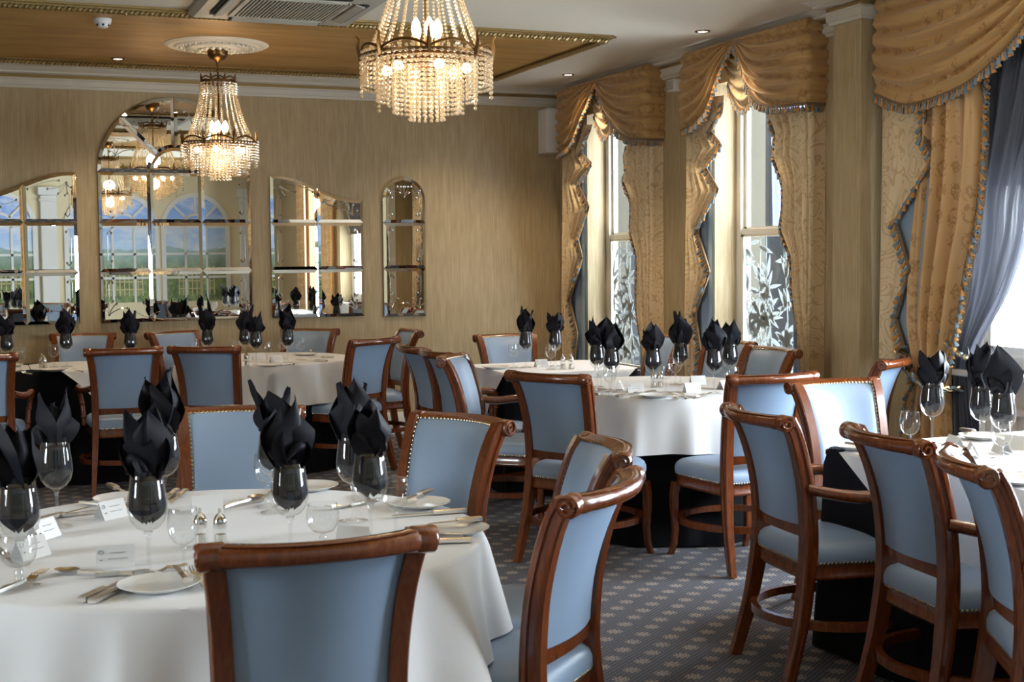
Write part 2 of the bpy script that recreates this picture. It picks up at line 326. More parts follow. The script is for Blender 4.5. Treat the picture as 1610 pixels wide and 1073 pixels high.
# gilded ceiling panels with rope moulding
def rope(m, pts, r=.011, pitch=.055):
    for k in range(len(pts) - 1):
        a, b = Vector(pts[k]), Vector(pts[k + 1]); L = (b - a).length; t = (b - a).normalized(); up = Vector((0, 0, 1)); s_ = t.cross(up)
        n = int(L / pitch * 5)
        for ph in (0, PI):
            m.tube([a + t * (L * i / n) + (s_ * math.cos(ph + 2 * PI * i / 5) + up * math.sin(ph + 2 * PI * i / 5)) * r * .8 for i in range(n + 1)], r, 4)
def gold_panel(n, y0, y1, x0, x1, segs=True):
    c = .12; z = ZC - .006
    poly = [(x0, y0), (x1, y0), (x1 , y1 - c * 1.2), (x1 - c, y1), (x0, y1)]
    m = MB(); top = [(x, y, ZC - .0005) for x, y in poly]; bot = [(x, y, z) for x, y in poly]; k = len(poly)
    m.add(bot + top, [tuple(range(k)), tuple(range(2 * k - 1, k - 1, -1))] + [(i, (i + 1) % k, k + (i + 1) % k, k + i) for i in range(k)])
    p = struct(m.build('ceiling_panel' , M['goldceil'], smooth=False)); p.name = 'trim_%d' % n
    e = MB()
    for i in range(k):
        a, b = poly[i], poly[(i + 1) % k]
        d = Vector((b[0] - a[0], b[1] - a[1], 0)).normalized(); nn = Vector((d.y, -d.x, 0))
        A, B = Vector((*a, 0)) - d * .02, Vector((*b, 0)) + d * .02
        for o0, o1, h in ((-.005, .018, .022), (.018, .05, .012)):
            vs = [Vector((q.x, q.y, zz)) + nn * o for q in (A, B) for o in (o0, o1) for zz in (ZC - .0002, ZC - h)]
            e.add(vs, [(0, 1, 3, 2), (4, 6, 7, 5), (0, 4, 5, 1), (2, 3, 7, 6), (1, 5, 7, 3)])
    ed = e.build('edge_moulding', M['gilt'], p, smooth=False)
    r_ = MB(); rope(r_, [(x, y, ZC - .026) for x, y in poly + [poly[0]]]); r_.build('rope_moulding', M['gilt'], p)
gold_panel(4, 7.68, 9.79, -3.0, 3.84); gold_panel(5, 3.75, 5.85, -3.0, 3.84); gold_panel(6, .2, 2.0, -3.0, 3.84)
def rose(x, y, label):
    o = MB().lathe([(.001, -.045), (.07, -.042), (.085, -.03), (.12, -.034), (.15, -.026), (.19, -.03), (.205, -.018), (.26, -.022), (.275, -.014), (.31, -.016), (.335, -.004), (.335, 0)], 48).build('ceiling_rose', M['cream'], ang=20)
    o.location = (x, y, ZC - .006)
    a = MB()
    for i in range(32):
        an = 2 * PI * i / 32; a.ball((.232 * math.cos(an), .232 * math.sin(an), -.022), .012)
    for i in range(16):
        an = 2 * PI * i / 16; a.ball((.112 * math.cos(an), .112 * math.sin(an), -.036), .018)
    a.build('plaster_relief', M['cream'], o, kind='stuff'); tag(o, label, 'ceiling rose', 'ceiling roses')
rose(1.54, 8.78, 'round cream plaster ceiling rose above the farther chandelier'); rose(1.63, 4.8, 'round cream plaster ceiling rose above the nearer chandelier')

# recessed downlights, smoke detector, speakers, air conditioner
def downlight(x, y, z, label):
    t = thing('downlight', (x, y, z), 0, label, 'downlight', 'recessed ceiling downlights')
    MB().lathe([(.030, -.004), (.036, -.007), (.046, -.006), (.050, 0)], 20).build('bezel', M['bronze'], t)
    MB().lathe([(.0005, -.003), (.030, -.003), (.030, 0)], 16).build('lens', M['downl'], t)
    lamp('downlight_beam', 'SPOT', (0, 0, -.02), DOWN_W, (1, .80, .55), t, spot_size=math.radians(110), spot_blend=.9, shadow_soft_size=.04)
for x, y, z, l in ((4.34, 9.37, ZC, 'lit downlight in the cream ceiling above the far window'), (4.32, 7.31, ZC, 'lit downlight in the cream ceiling beside the middle window swag'),
                   (3.68, 7.78, ZC - .006, 'lit downlight in the near right corner of the gold ceiling panel'), (3.60, 9.60, ZC - .006, 'lit downlight in the far right corner of the gold ceiling panel'),
                   (1.0, 9.6, ZC - .006, 'lit downlight in the gold ceiling near the arched mirror'), (.87, 7.83, ZC - .006, 'lit downlight at the gold panel edge beside the smoke detector'),
                   (4.2, 3.6, ZC, 'lit downlight near the nearest window, out of view')): downlight(x, y, z, l)
t = thing('smoke_detector', (.76, 8.07, ZC - .006), 0, 'round white smoke detector on the gold ceiling', 'smoke detector')
MB().lathe([(.001, -.012), (.052, -.012), (.052, 0)], 24, cap=False).build('base', M['plastic'], t)
MB().lathe([(.001, -.05), (.026, -.05), (.034, -.044), (.036, -.030), (.047, -.028), (.05, -.012)], 24).build('sensor_head', M['plastic'], t)
m = MB()
for i in range(6): m.box(*[c for c in (-.006, .006)], .030, .037, -.043, -.032); m.v[-8:] = [(v[0] * math.cos(i * PI / 3) - v[1] * math.sin(i * PI / 3), v[0] * math.sin(i * PI / 3) + v[1] * math.cos(i * PI / 3), v[2]) for v in m.v[-8:]]
m.build('vent_slots', M['dark'], t, smooth=False)
# wall speaker in the corner and the small one between the windows
t = thing('wall_speaker', (4.57, 10.33, 2.32), 0, 'tall white wall speaker in the far corner beside the curtain', 'speaker')
MB().rbox(-.075, .095, -.20, -.004, 0, .37, .008, 2).build('cabinet', M['plastic'], t)
MB().rbox(-.077, -.073, -.19, -.015, .012, .358, .0015, 1).build('grille', M['plastic'], t)
MB().lathe([(.001, .006), (.03, .008), (.034, 0)], 16, (0, 0, 0)).build('port', M['dark'], t).matrix_local = Matrix.Translation((.06, -.2, .22)) @ Matrix.Rotation(PI / 2, 4, 'X')
t = thing('small_speaker', (4.70, 8.21, 2.60), 0, 'small white speaker on the wall between the two far windows', 'speaker')
MB().rbox(-.11, -.03, -.055, .055, 0, .085, .012, 2).build('cabinet', M['plastic'], t); MB().rbox(-.114, -.109, -.045, .045, .01, .075, .002, 1).build('grille', M['beige'], t)
MB().tube([(-.03, 0, .04), (0, 0, .04)], .012, 8).build('bracket', M['plastic'], t)
# ceiling cassette air conditioner
t = thing('air_conditioner', (1.66, 7.22, ZC - .038), 0, 'square ceiling air conditioner cassette with slatted centre grille', 'air conditioner')
H = .475; m = MB()
for a in range(4):                    # frame with a chamfered rim, one side at a time
    R = Matrix.Rotation(a * PI / 2, 3, 'Z')
    q = [(-H, -H, .036), (H, -H, .036), (H, -H, .018), (-H, -H, .018), (-H + .03, -H + .03, 0), (H - .03, -H + .03, 0), (.27, -.27, -.004), (-.27, -.27, -.004)]
    m.add([R @ Vector(p) for p in q], [(0, 1, 2, 3), (3, 2, 5, 4), (4, 5, 6, 7)])
m.build('panel', M['beige'], t, smooth=False)
for a in range(4):
    R = Matrix.Rotation(a * PI / 2, 4, 'Z')
    MB().box(-.26, .26, -.385, -.350, -.012, -.006).build('air_slot', M['dark'], t, smooth=False).matrix_local = R
    MB().rbox(-.25, .25, -.028, .028, -.005, .005, .004, 1).build('louvre', M['beige'], t).matrix_local = R @ Matrix.Translation((0, -.338, -.014)) @ Matrix.Rotation(math.radians(14), 4, 'X')
MB().box(-.27, .27, -.27, .27, -.003, .004).build('grille_back', M['dark'], t, smooth=False)
MB().box(-.27, .27, -.28, -.262, -.016, .0).box(-.27, .27, .262, .28, -.016, .0).box(-.28, -.262, -.28, .28, -.016, 0).box(.262, .28, -.28, .28, -.016, 0).build('grille_frame', M['beige'], t, smooth=False)
sl = None
for i in range(26):
    xx = -.255 + i * .0204
    if sl is None: sl = o = MB().rbox(-.006, .006, -.262, .262, -.014, -.004, .002, 1).build('slat', M['beige'], t)
    else: o = sl.copy(); col.objects.link(o)
    o.location = (xx, 0, 0)

# ------------------------------------------------------------------ windows in the right wall
def sash_window(n, y0, y1):
    z0, z1, xs, rail = .5, 2.6, 4.87, 1.605
    p = struct(MB().box(xs, 4.95, y0, y0 + .055, z0, z1).box(xs, 4.95, y1 - .055, y1, z0, z1).box(xs, 4.95, y0, y1, z0, z0 + .05).box(xs, 4.95, y0, y1, z1 - .05, z1).build('window_%d' % n, M['white'], smooth=False))
    a, b = y0 + .055, y1 - .055
    MB().rbox(xs + .01, xs + .045, a, b, rail - .022, rail + .022, .004, 1).build('meeting_rail', M['white'], p)
    s = MB()
    for q0, q1, zz0, zz1, x in ((a, b, z0 + .05, rail - .022, xs + .004), (a, b, rail + .022, z1 - .05, xs + .03)):
        k = .028; s.box(x, x + .03, q0, q0 + k, zz0, zz1); s.box(x, x + .03, q1 - k, q1, zz0, zz1); s.box(x, x + .03, q0, q1, zz0, zz0 + k if zz0 < 1 else zz0 + .012); s.box(x, x + .03, q0, q1, zz1 - .012, zz1)
    s.build('sash_frame', M['white'], p, smooth=False)
    MB().box(xs + .018, xs + .022, a, b, z0 + .05, rail).build('lower_pane', M['dimmed_glass'], p, smooth=False)
    MB().box(xs + .045, xs + .049, a, b, rail, z1 - .05).build('upper_pane', M['dimmed_glass'], p, smooth=False)
    m = MB()                                   # etched bamboo on the lower pane
    rg = random.Random(n); xe = xs + .014; cnt = [0]
    def leaf(cy_, cz, L, an, wd):
        d = Vector((math.cos(an), math.sin(an))); q = Vector((-d.y, d.x)); pts = []
        for k in range(7):
            f = k / 6; pts.append((f, wd * math.sin(PI * f ** .8)))
        ou = [(xe, cy_ + d.x * L * f + q.x * ww, cz + d.y * L * f + q.y * ww) for f, ww in pts] + [(xe, cy_ + d.x * L * f - q.x * ww, cz + d.y * L * f - q.y * ww) for f, ww in pts[-2:0:-1]]
        if min(p[1] for p in ou) < a + .03 or max(p[1] for p in ou) > b - .03 or min(p[2] for p in ou) < z0 + .08 or max(p[2] for p in ou) > rail - .03: return
        cnt[0] += 1; ou = [(x - .00012 * (cnt[0] % 40), yy, zz) for x, yy, zz in ou]; k = len(ou)
        m.add(ou + [(x + .003, yy, zz) for x, yy, zz in ou], [tuple(range(k)), tuple(range(2 * k - 1, k - 1, -1))] + [(i, (i + 1) % k, k + (i + 1) % k, k + i) for i in range(k)])
    for st in range(6):
        yb = lerp(a + .04, b - .04, (st + .5) / 6) + rg.uniform(-.03, .03); ln = rg.uniform(-.12, .12)
        pts = [(xe + .001, min(max(yb + ln * f + .015 * math.sin(7 * f + st), a + .03), b - .03), lerp(z0 + .06, rail - .03, f)) for f in [i / 14 for i in range(15)]]
        m.tube(pts, .0035, 4)
        for k in range(16):
            f = rg.uniform(.03, 1); yy = yb + ln * f; zz = lerp(z0 + .06, rail - .03, f)
            for q in range(rg.choice((2, 3, 4))): leaf(yy, zz, rg.uniform(.10, .17), rg.uniform(0, 2 * PI), rg.uniform(.013, .020))
    m.build('etched_bamboo', M['etched'], p, smooth=False, kind='stuff')
    yw0, yw1 = a, lerp(a, b, .68)
    MB().grid(lambda u, v: (xs + .062 + .012 * math.sin(u * 2 * PI * 7 + v), lerp(yw0, yw1, u) + .05 * v * u, lerp(rail + .03, z1 - .06, v)), 56, 6).build('voile', M['voile'], p)  # blue sheet put in for a sheer's reflection in the upper pane
    MB().box(4.951, 5.09, y1 - .02, y1 + .25, z0 - .1, z1 + .2).build('outer_reveal', M['dimmed_reveal'], p, smooth=False)
    struct(MB().rbox(4.66, 4.95, y0 - .02, y1 + .02, z0 - .04, z0, .006, 1).build('trim_%d' % (10 + n), M['white'], ang=60))
sash_window(1, 8.75, 9.79); sash_window(2, 6.75, 7.79)
def big_window(n, y0, y1, z0=.86, z1=2.45):
    x = 4.86
    p = struct(MB().box(x, 4.94, y0, y0 + .06, z0, z1).box(x, 4.94, y1 - .06, y1, z0, z1).box(x, 4.94, y0, y1, z0, z0 + .06).box(x, 4.94, y0, y1, z1 - .06, z1).build('window_%d' % n, M['bright'], smooth=False))
    MB().box(x + .03, x + .036, y0 + .06, y1 - .06, z0 + .06, z1 - .06).build('pane', M['pane'], p, smooth=False)
    c = (y0 + y1) / 2; s = MB()
    for q0, q1 in ((y0 + .06, c - .02), (c + .02, y1 - .06)):
        k = .05; s.box(x + .01, x + .03, q0, q0 + k, z0 + .06, z1 - .06); s.box(x + .01, x + .03, q1 - k, q1, z0 + .06, z1 - .06); s.box(x + .01, x + .03, q0, q1, z0 + .06, z0 + .06 + k); s.box(x + .01, x + .03, q0, q1, z1 - .06 - k, z1 - .06)
    s.build('casement_frame', M['bright'], p, smooth=False); MB().box(x, x + .05, c - .02, c + .02, z0 + .06, z1 - .06).build('mullion', M['bright'], p, smooth=False)
    struct(MB().rbox(4.62, 4.95, y0 - .03, y1 + .03, z0 - .035, z0, .008, 2).build('trim_%d' % (10 + n), M['bright'], ang=60))
big_window(3, 3.0, 5.45); struct(MB().rbox(4.675, 4.70, 2.98, 5.47, .16, .824, .004, 1).build('trim_8', M['bright'], ang=60)); big_window(4, 1.25, 2.5, .5, 2.6)
t = thing('window_blind', (4.83, 4.15, 1.78), 0, 'dark blind half lowered with a beaded hem behind the blue voile', 'blind')
MB().grid(lambda u, v: (.012 * math.sin(v * PI * 8), -1.13 + 2.36 * u, .67 * v), 6, 40).build('fabric', M['blind'], t)
m = MB()
for i in range(130): m.ball((0, -1.12 + i * .018, -.008), .006)
m.build('beaded_hem', M['nail'], t, kind='stuff')
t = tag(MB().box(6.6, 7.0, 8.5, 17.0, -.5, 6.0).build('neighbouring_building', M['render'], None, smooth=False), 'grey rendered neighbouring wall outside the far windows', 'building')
# radiator under the nearest window
t = thing('radiator', (4.66, 4.25, .12), 0, 'white panel radiator below the bright nearest window', 'radiator')
m = MB()
for i in range(34):
    yy = -.9 + i * .053; m.rbox(-.045, -.02, yy, yy + .045, 0, .56, .008, 1)
m.box(-.03, .005, -.9, .9, .02, .54); m.build('panel', M['bright'], t)
m = MB()
for i in range(60): m.box(-.05, .02, -.9 + i * .03, -.9 + i * .03 + .018, .565, .575)
m.box(-.055, -.047, -.905, .905, .545, .58); m.box(.017, .025, -.905, .905, .545, .58); m.build('top_grille', M['bright'], t, smooth=False)
for s in (-.8, .8): MB().tube([(-.02, s, .02), (-.02, s, -.119)], .012, 8).build('pipe', M['bright'], t)

# ------------------------------------------------------------------ painted mural on the wall behind the camera (seen in the mirrors)
t = thing('mural', (0, YF, 0), 0, 'mural of arched windows onto hills on the wall behind the camera, seen in mirrors', 'mural')
def arch(cx, hw, zs, zb):
    ap = [(cx + hw * math.cos(a), zs + hw * math.sin(a)) for a in [PI * i / 24 for i in range(25)]]
    ol = [(cx + hw, zb)] + ap + [(cx - hw, zb)]
    MB().fan([(x, .004, z) for x, z in reversed(ol)]).build('painted_view', M['mural'], t, smooth=False)
    m = MB(); m.tube([(x, .01, z) for x, z in ol], .03, 4, sec=[(-.035, -.01), (.035, -.01), (.035, .01), (-.035, .01)], upref=(0, 1, 0))
    for z in (zs, 1.55, 1.18): m.box(cx - hw, cx + hw, 0, .014, z - .018, z + .018)
    for x in (cx - hw * .33, cx + hw * .33): m.box(x - .018, x + .018, 0, .014, zb, zs)
    r = hw * .4; m.tube([(cx + r * math.cos(PI * i / 16), .01, zs + r * math.sin(PI * i / 16)) for i in range(17)], .02, 4, sec=[(-.02, -.008), (.02, -.008), (.02, .008), (-.02, .008)], upref=(0, 1, 0))
    for a in (PI / 4, PI / 2, 3 * PI / 4): m.tube([(cx + r * math.cos(a), .01, zs + r * math.sin(a)), (cx + hw * math.cos(a), .01, zs + hw * math.sin(a))], .02, 4, sec=[(-.018, -.008), (.018, -.008), (.018, .008), (-.018, .008)], upref=(0, 1, 0))
    m.build('painted_frame', M['greyw'], t, smooth=False)
    k = MB()
    for i in range(9): x = cx - hw * .55 + i * hw * 1.1 / 8; k.box(x - .008, x + .008, 0, .009, zb + .1, 1.30 + .06 * abs(i - 4) / 4)
    for z in (1.0, 1.12, 1.24): k.box(cx - hw * .55, cx + hw * .55, 0, .009, z - .008, z + .008)
    k.build('painted_trellis', M['trellis'], t, smooth=False)
for c in (-2.3, -1.2, -.1, 1.0, 2.45, 3.56): arch(c, .50, 1.97, .80)
for x in (1.7, 4.38):
    MB().rbox(x - .12, x + .12, 0, .05, .1, 2.45, .01, 1).rbox(x - .15, x + .15, 0, .07, 2.45, 2.58, .01, 1).rbox(x - .14, x + .14, 0, .06, 2.36, 2.40, .01, 1).build('painted_pilaster', M['greyw'], t)

# ------------------------------------------------------------------ bevelled wall mirrors
def pane_mesh(outline, inset=.024, th=.009):
    """one bevelled mirror pane: outline [(x, z)] counter-clockwise seen from the room"""
    n = len(outline); P = [Vector(p) for p in outline]; ins = []
    for i in range(n):
        a = (P[i] - P[i - 1]).normalized(); b = (P[(i + 1) % n] - P[i]).normalized()
        na, nb = Vector((-a.y, a.x)), Vector((-b.y, b.x)); h = na + nb
        ins.append(P[i] + h * (inset / max(h.dot(na), .45)))
    m = MB()
    m.add([(p.x, 0, p.y) for p in P] + [(p.x, -.004, p.y) for p in P] + [(p.x, -th, p.y) for p in ins],
          [(i, (i + 1) % n, n + (i + 1) % n, n + i) for i in range(n)] + [(n + i, n + (i + 1) % n, 2 * n + (i + 1) % n, 2 * n + i) for i in range(n)] + [tuple(2 * n + i for i in range(n))])
    return m
def scrollwork(m, pts, r=.004):
    b = MB(); b.tube([(x, -.011, z) for x, z in pts], r, 5)
    for x, z in (pts[0], pts[-1]): b.ball((x, -.011, z), .009, 1, sz=1.2)
    b.build('etched_scroll', M['chrome'], m)
def curl(m, x, z0, z1, s):      # a vertical etched stem with hooked ends
    k = abs(z1 - z0) * .12
    pts = [(x + s * .03, z0 + .02), (x + s * .018, z0), (x, z0 + .02)] + [(x, lerp(z0 + .03, z1 - .03, i / 5)) for i in range(6)] + [(x, z1 - .02), (x + s * .018, z1), (x + s * .03, z1 - .02)]
    scrollwork(m, pts)
def sprig(m, x, z, s, up=1):
    for a, L in ((20, .14), (55, .10), (95, .08), (140, .05)):
        an = math.radians(a); scrollwork(m, [(x + s * L * f * math.cos(an), z + up * (L * f * math.sin(an) + .015 * math.sin(PI * f))) for f in [i / 6 for i in range(7)]], .0035)
Z0, Z1, Z2, Z3 = .985, 1.366, 1.737, 2.114
def mirror(loc, tilt, label, panes, deco):
    t = thing('bevelled_mirror', loc, tilt, label, 'mirror', 'bevelled mirrors on the back wall')
    for ol in panes: pane_mesh(ol).build('mirror_pane', M['mirror'], t, smooth=False)
    deco(t)
    return t
# arched centre mirror, 3 columns x 3 rows under a fan of four panes and a half-round one
W = .569; g = .0008
panes = []
for c in range(3):
    xa, xb = -W + c * W * 2 / 3 + g, -W + (c + 1) * W * 2 / 3 - g
    for za, zb in ((Z0, Z1), (Z1, Z2), (Z2, Z3)): panes.append([(xa, za + g), (xb, za + g), (xb, zb - g), (xa, zb - g)])
r1 = W / 3
panes.append([(r1 * math.cos(a), Z3 + g + r1 * math.sin(a)) for a in [PI * i / 16 for i in range(17)]])
for k in range(4):
    a0, a1 = k * PI / 4 + .003, (k + 1) * PI / 4 - .003
    panes.append([(W * math.cos(lerp(a0, a1, i / 8)), Z3 + g + W * math.sin(lerp(a0, a1, i / 8))) for i in range(9)] + [((r1 + g) * math.cos(lerp(a1, a0, i / 6)), Z3 + g + (r1 + g) * math.sin(lerp(a1, a0, i / 6))) for i in range(7)])
def deco_mid(m):
    for s in (-1, 1):
        x = s * (W - .055)
        for za, zb in ((Z1, Z2), (Z2, Z3)): curl(m, x, za + .06, zb - .06, -s)
        curl(m, x, Z0 + .14, Z1 - .06, -s); sprig(m, x, Z0 + .06, -s)
        scrollwork(m, [(s * lerp(.10, .33, i / 8), Z0 + .055 + .02 * math.sin(i * 1.0)) for i in range(9)])
        scrollwork(m, [(s * (.07 + .11 * f), Z3 + .46 - .10 * f + .03 * math.sin(7 * f)) for f in [i / 8 for i in range(9)]]); sprig(m, s * .24, Z3 + .30, s); sprig(m, s * .44, Z3 + .12, -s)
mirror((1.472, YB - .020, 0), math.radians(.62), 'tall arched centre mirror with fan top on the back wall', panes, deco_mid)
def ogee(s, f):       # top edge of the side mirrors, falling away from the centre mirror
    return 2.105 - .187 * (f * f * (3 - 2 * f)) + .008 * math.sin(2 * PI * f)
def side_panes(s):
    out = []; w_ = .375
    for c in range(2):
        fa, fb = c * .5, (c + 1) * .5; xa, xb = fa * .75 + g, fb * .75 - g
        for za, zb in ((Z0, Z1), (Z1, Z2)):
            q = [(xa, za + g), (xb, za + g), (xb, zb - g), (xa, zb - g)]; out.append(q)
        top = [(lerp(xb, xa, i / 8), ogee(1, lerp(fb, fa, i / 8))) for i in range(9)]
        out.append([(xa, Z2 + g), (xb, Z2 + g)] + top)
    if s < 0: out = [[(-x, z) for x, z in reversed(q)] for q in out]
    return out
def deco_side(s):
    def f(m):
        for c, sg in ((0, 1), (1, -1)):
            x = s * (.05 if c == 0 else .70)
            for za, zb in ((Z1, Z2),): curl(m, x, za + .05, zb - .05, s * sg)
            curl(m, x, Z0 + .16, Z1 - .05, s * sg); sprig(m, x + s * sg * .02, Z0 + .05, s * sg)
        curl(m, s * .05, Z2 + .04, Z2 + .22, s); sprig(m, s * .07, 2.03, s, -1); sprig(m, s * .66, 1.80, -s)
        scrollwork(m, [(s * lerp(.12, .34, i / 8), lerp(2.045, 1.98, (i / 8) ** 2)) for i in range(9)]); scrollwork(m, [(s * lerp(.42, .60, i / 8), 1.90 - .03 * math.sin(PI * i / 8)) for i in range(9)])
    return f
mirror((.748, YB - .030, 0), math.radians(1.5), 'side mirror with curved top left of the arched mirror', side_panes(-1), deco_side(-1))
mirror((2.196, YB - .012, 0), 0, 'side mirror with curved top right of the arched mirror', side_panes(1), deco_side(1))
r = .18; panes = [[(-r, za + g), (r, za + g), (r, zb - g), (-r, zb - g)] for za, zb in ((Z0 - .012, Z1), (Z1, Z2))]
panes.append([(-r, Z2 + g), (r, Z2 + g)] + [(r * math.cos(a), 1.926 + r * math.sin(a)) for a in [PI * i / 16 for i in range(17)]])
def deco_small(m):
    for s in (-1, 1):
        for za, zb in ((Z1, Z2), (Z2, 2.0)): curl(m, s * (r - .045), za + .05, zb - .04, -s)
        curl(m, s * (r - .05), Z0 + .16, Z1 - .05, -s); sprig(m, s * (r - .06), Z0 + .05, -s)
        scrollwork(m, [(s * lerp(.03, .12, i / 8), 2.03 - .05 * (i / 8) ** 2) for i in range(9)])
    sprig(m, 0, 1.95, 1); sprig(m, 0, 1.95, -1)
mirror((3.294, YB - .012, 0), 0, 'narrow arched mirror, rightmost on the back wall', panes, deco_small)

# ------------------------------------------------------------------ crystal chandeliers
def make_chandelier():
    t = thing('chandelier', (0, 0, 0), 0, '', 'chandelier', 'crystal chandeliers')
    MB().lathe([(.001, -.082), (.012, -.08), (.02, -.07), (.05, -.058), (.062, -.04), (.066, -.03), (.066, 0)], 24).build('canopy', M['bronze'], t)
    m = MB()
    for i in range(5):
        z = -.092 - i * .022; rot = i % 2
        m.tube([((.009 * math.cos(a)) * (1 - rot), (.009 * math.cos(a)) * rot, z + .016 * math.sin(a)) for a in [2 * PI * k / 10 for k in range(10)]], .0028, 5, closed=True, upref=(.3, .7, .1))
    m.build('chain', M['bronze'], t)
    m = MB(); RT = .112; zt = -.205
    m.lathe([(RT - .004, zt - .01), (RT + .004, zt - .01), (RT + .004, zt + .006), (RT - .004, zt + .006), (RT - .004, zt - .01)], 32)
    for i in range(8):
        a = 2 * PI * i / 8; c, s_ = math.cos(a), math.sin(a)
        m.tube([(RT * c, RT * s_, zt), ((RT + .004) * c, (RT + .004) * s_, zt + .03), ((RT + .009) * c, (RT + .009) * s_, zt + .052)], [.008, .006, .001], 5)
        m.tube([(RT * math.cos(a + f * PI / 4), RT * math.sin(a + f * PI / 4), zt + .012 + .016 * math.sin(PI * f)) for f in [k / 8 for k in range(9)]], .005, 5)
    for i in range(4):
        a = PI / 4 + i * PI / 2; m.tube([(RT * math.cos(a), RT * math.sin(a), zt), (0, 0, -.175)], .003, 5)
    m.tube([(0, 0, -.15), (0, 0, -.62)], .006, 8); m.build('crown', M['bronze'], t)
    RH = .245; zh = -.60
    NS = 24; one = MB()               # one strand swept from the crown to the hoop; the rest share its mesh
    for k in range(27):
        f = k / 26; rr = lerp(RT, RH - .03, f ** 1.7); z = lerp(zt - .015, zh + .02, f); one.ball((rr, 0, z), .0058 + .0018 * f)
    s0 = one.build('bead_strand', M['crystal'], t, smooth=False)
    for i in range(1, NS):
        o = s0.copy(); col.objects.link(o); o.rotation_euler = (0, 0, 2 * PI * i / NS)
    m = MB()
    for i in range(28):
        a = 2 * PI * (i + .5) / 28
        for k in range(5): m.ball(((RT + .004) * math.cos(a), (RT + .004) * math.sin(a), zt - .014 - k * .0165), .0068)
    m.build('crystal_collar', M['crystal'], t, smooth=False, kind='stuff')
    m = MB()                          # scalloped hoop with leaf spikes
    lob = 8
    def hz(a): return zh + .030 * abs(math.sin(a * lob / 2)) ** .8
    m.tube([(RH * math.cos(a), RH * math.sin(a), hz(a)) for a in [2 * PI * k / 128 for k in range(128)]], .0055, 6, closed=True)
    m.lathe([(RH - .003, zh - .012), (RH + .003, zh - .012), (RH + .003, zh), (RH - .003, zh), (RH - .003, zh - .012)], 48)
    for i in range(lob):
        a = 2 * PI * i / lob; c, s_ = math.cos(a), math.sin(a)
        m.tube([(RH * c, RH * s_, zh - .02), ((RH + .012) * c, (RH + .012) * s_, zh + .03), ((RH + .008) * c, (RH + .008) * s_, zh + .06), ((RH + .022) * c, (RH + .022) * s_, zh + .078)], [.010, .008, .005, .001], 5)
    for rr, z in ((.187, zh - .01), (.126, zh - .02), (.065, zh - .03)):
        m.lathe([(rr - .003, z - .006), (rr + .003, z - .006), (rr + .003, z + .006), (rr - .003, z + .006), (rr - .003, z - .006)], 32)
    for i in range(4):
        a = i * PI / 2; m.tube([(RH * math.cos(a), RH * math.sin(a), zh - .006), (0, 0, zh - .025)], .004, 5)
    m.build('hoop', M['bronze'], t)
    for rr, z, n, cnt, lobes in ((RH + .002, zh, 60, 7, 8), (.188, zh - .012, 46, 9, 6), (.127, zh - .02, 32, 11, 0), (.066, zh - .03, 17, 12, 0)):
        m = MB()
        for i in range(n):
            a = 2 * PI * (i + .3) / n; top = int(.030 * abs(math.sin(a * 4)) / .0165) if lobes == 8 else 0
            k1 = cnt + (2 if lobes and abs(math.sin(a * lobes / 2 + PI / 2)) > .93 else 0)
            for k in range(-top, k1): m.ball((rr * math.cos(a), rr * math.sin(a), z - .012 - k * .0178), .0074)
        m.build('crystal_tier', M['crystal'], t, smooth=False, kind='stuff')
    bl = None
    for i in range(5):
        a = 2 * PI * i / 5 + .4; x, y_ = .045 * math.cos(a), .045 * math.sin(a)
        c = MB().lathe([(.011, 0), (.011, .085)], 10, cap=True).build('candle', M['candle'], t); c.location = (x, y_, zh - .02)
        MB().lathe([(.008, 0), (.015, .014), (.019, .032), (.016, .052), (.007, .07), (.001, .078)], 12, (0, 0, .085)).build('bulb', M['bulb'], c)
    for i in range(6):
        a = 2 * PI * i / 6; c = MB().ball((.155 * math.cos(a), .155 * math.sin(a), zh - .05), .020, 2).build('bulb', M['bulb'], t)
    lamp('chandelier_glow', 'POINT', (0, 0, zh + .10), CHAND_W, WARM, t, shadow_soft_size=.06)
    lamp('basket_glow', 'POINT', (0, 0, zh - .10), CHAND_W * .4, WARM, t, shadow_soft_size=.05)
    return t
protos['chandelier'] = (make_chandelier(), False)
place('chandelier', (1.54, 8.76, ZC - .045), .2, 'farther crystal chandelier in front of the arched mirror')
place('chandelier', (1.63, 4.80, ZC - .045), .5, 'nearer crystal chandelier cut off by the top of the photo')

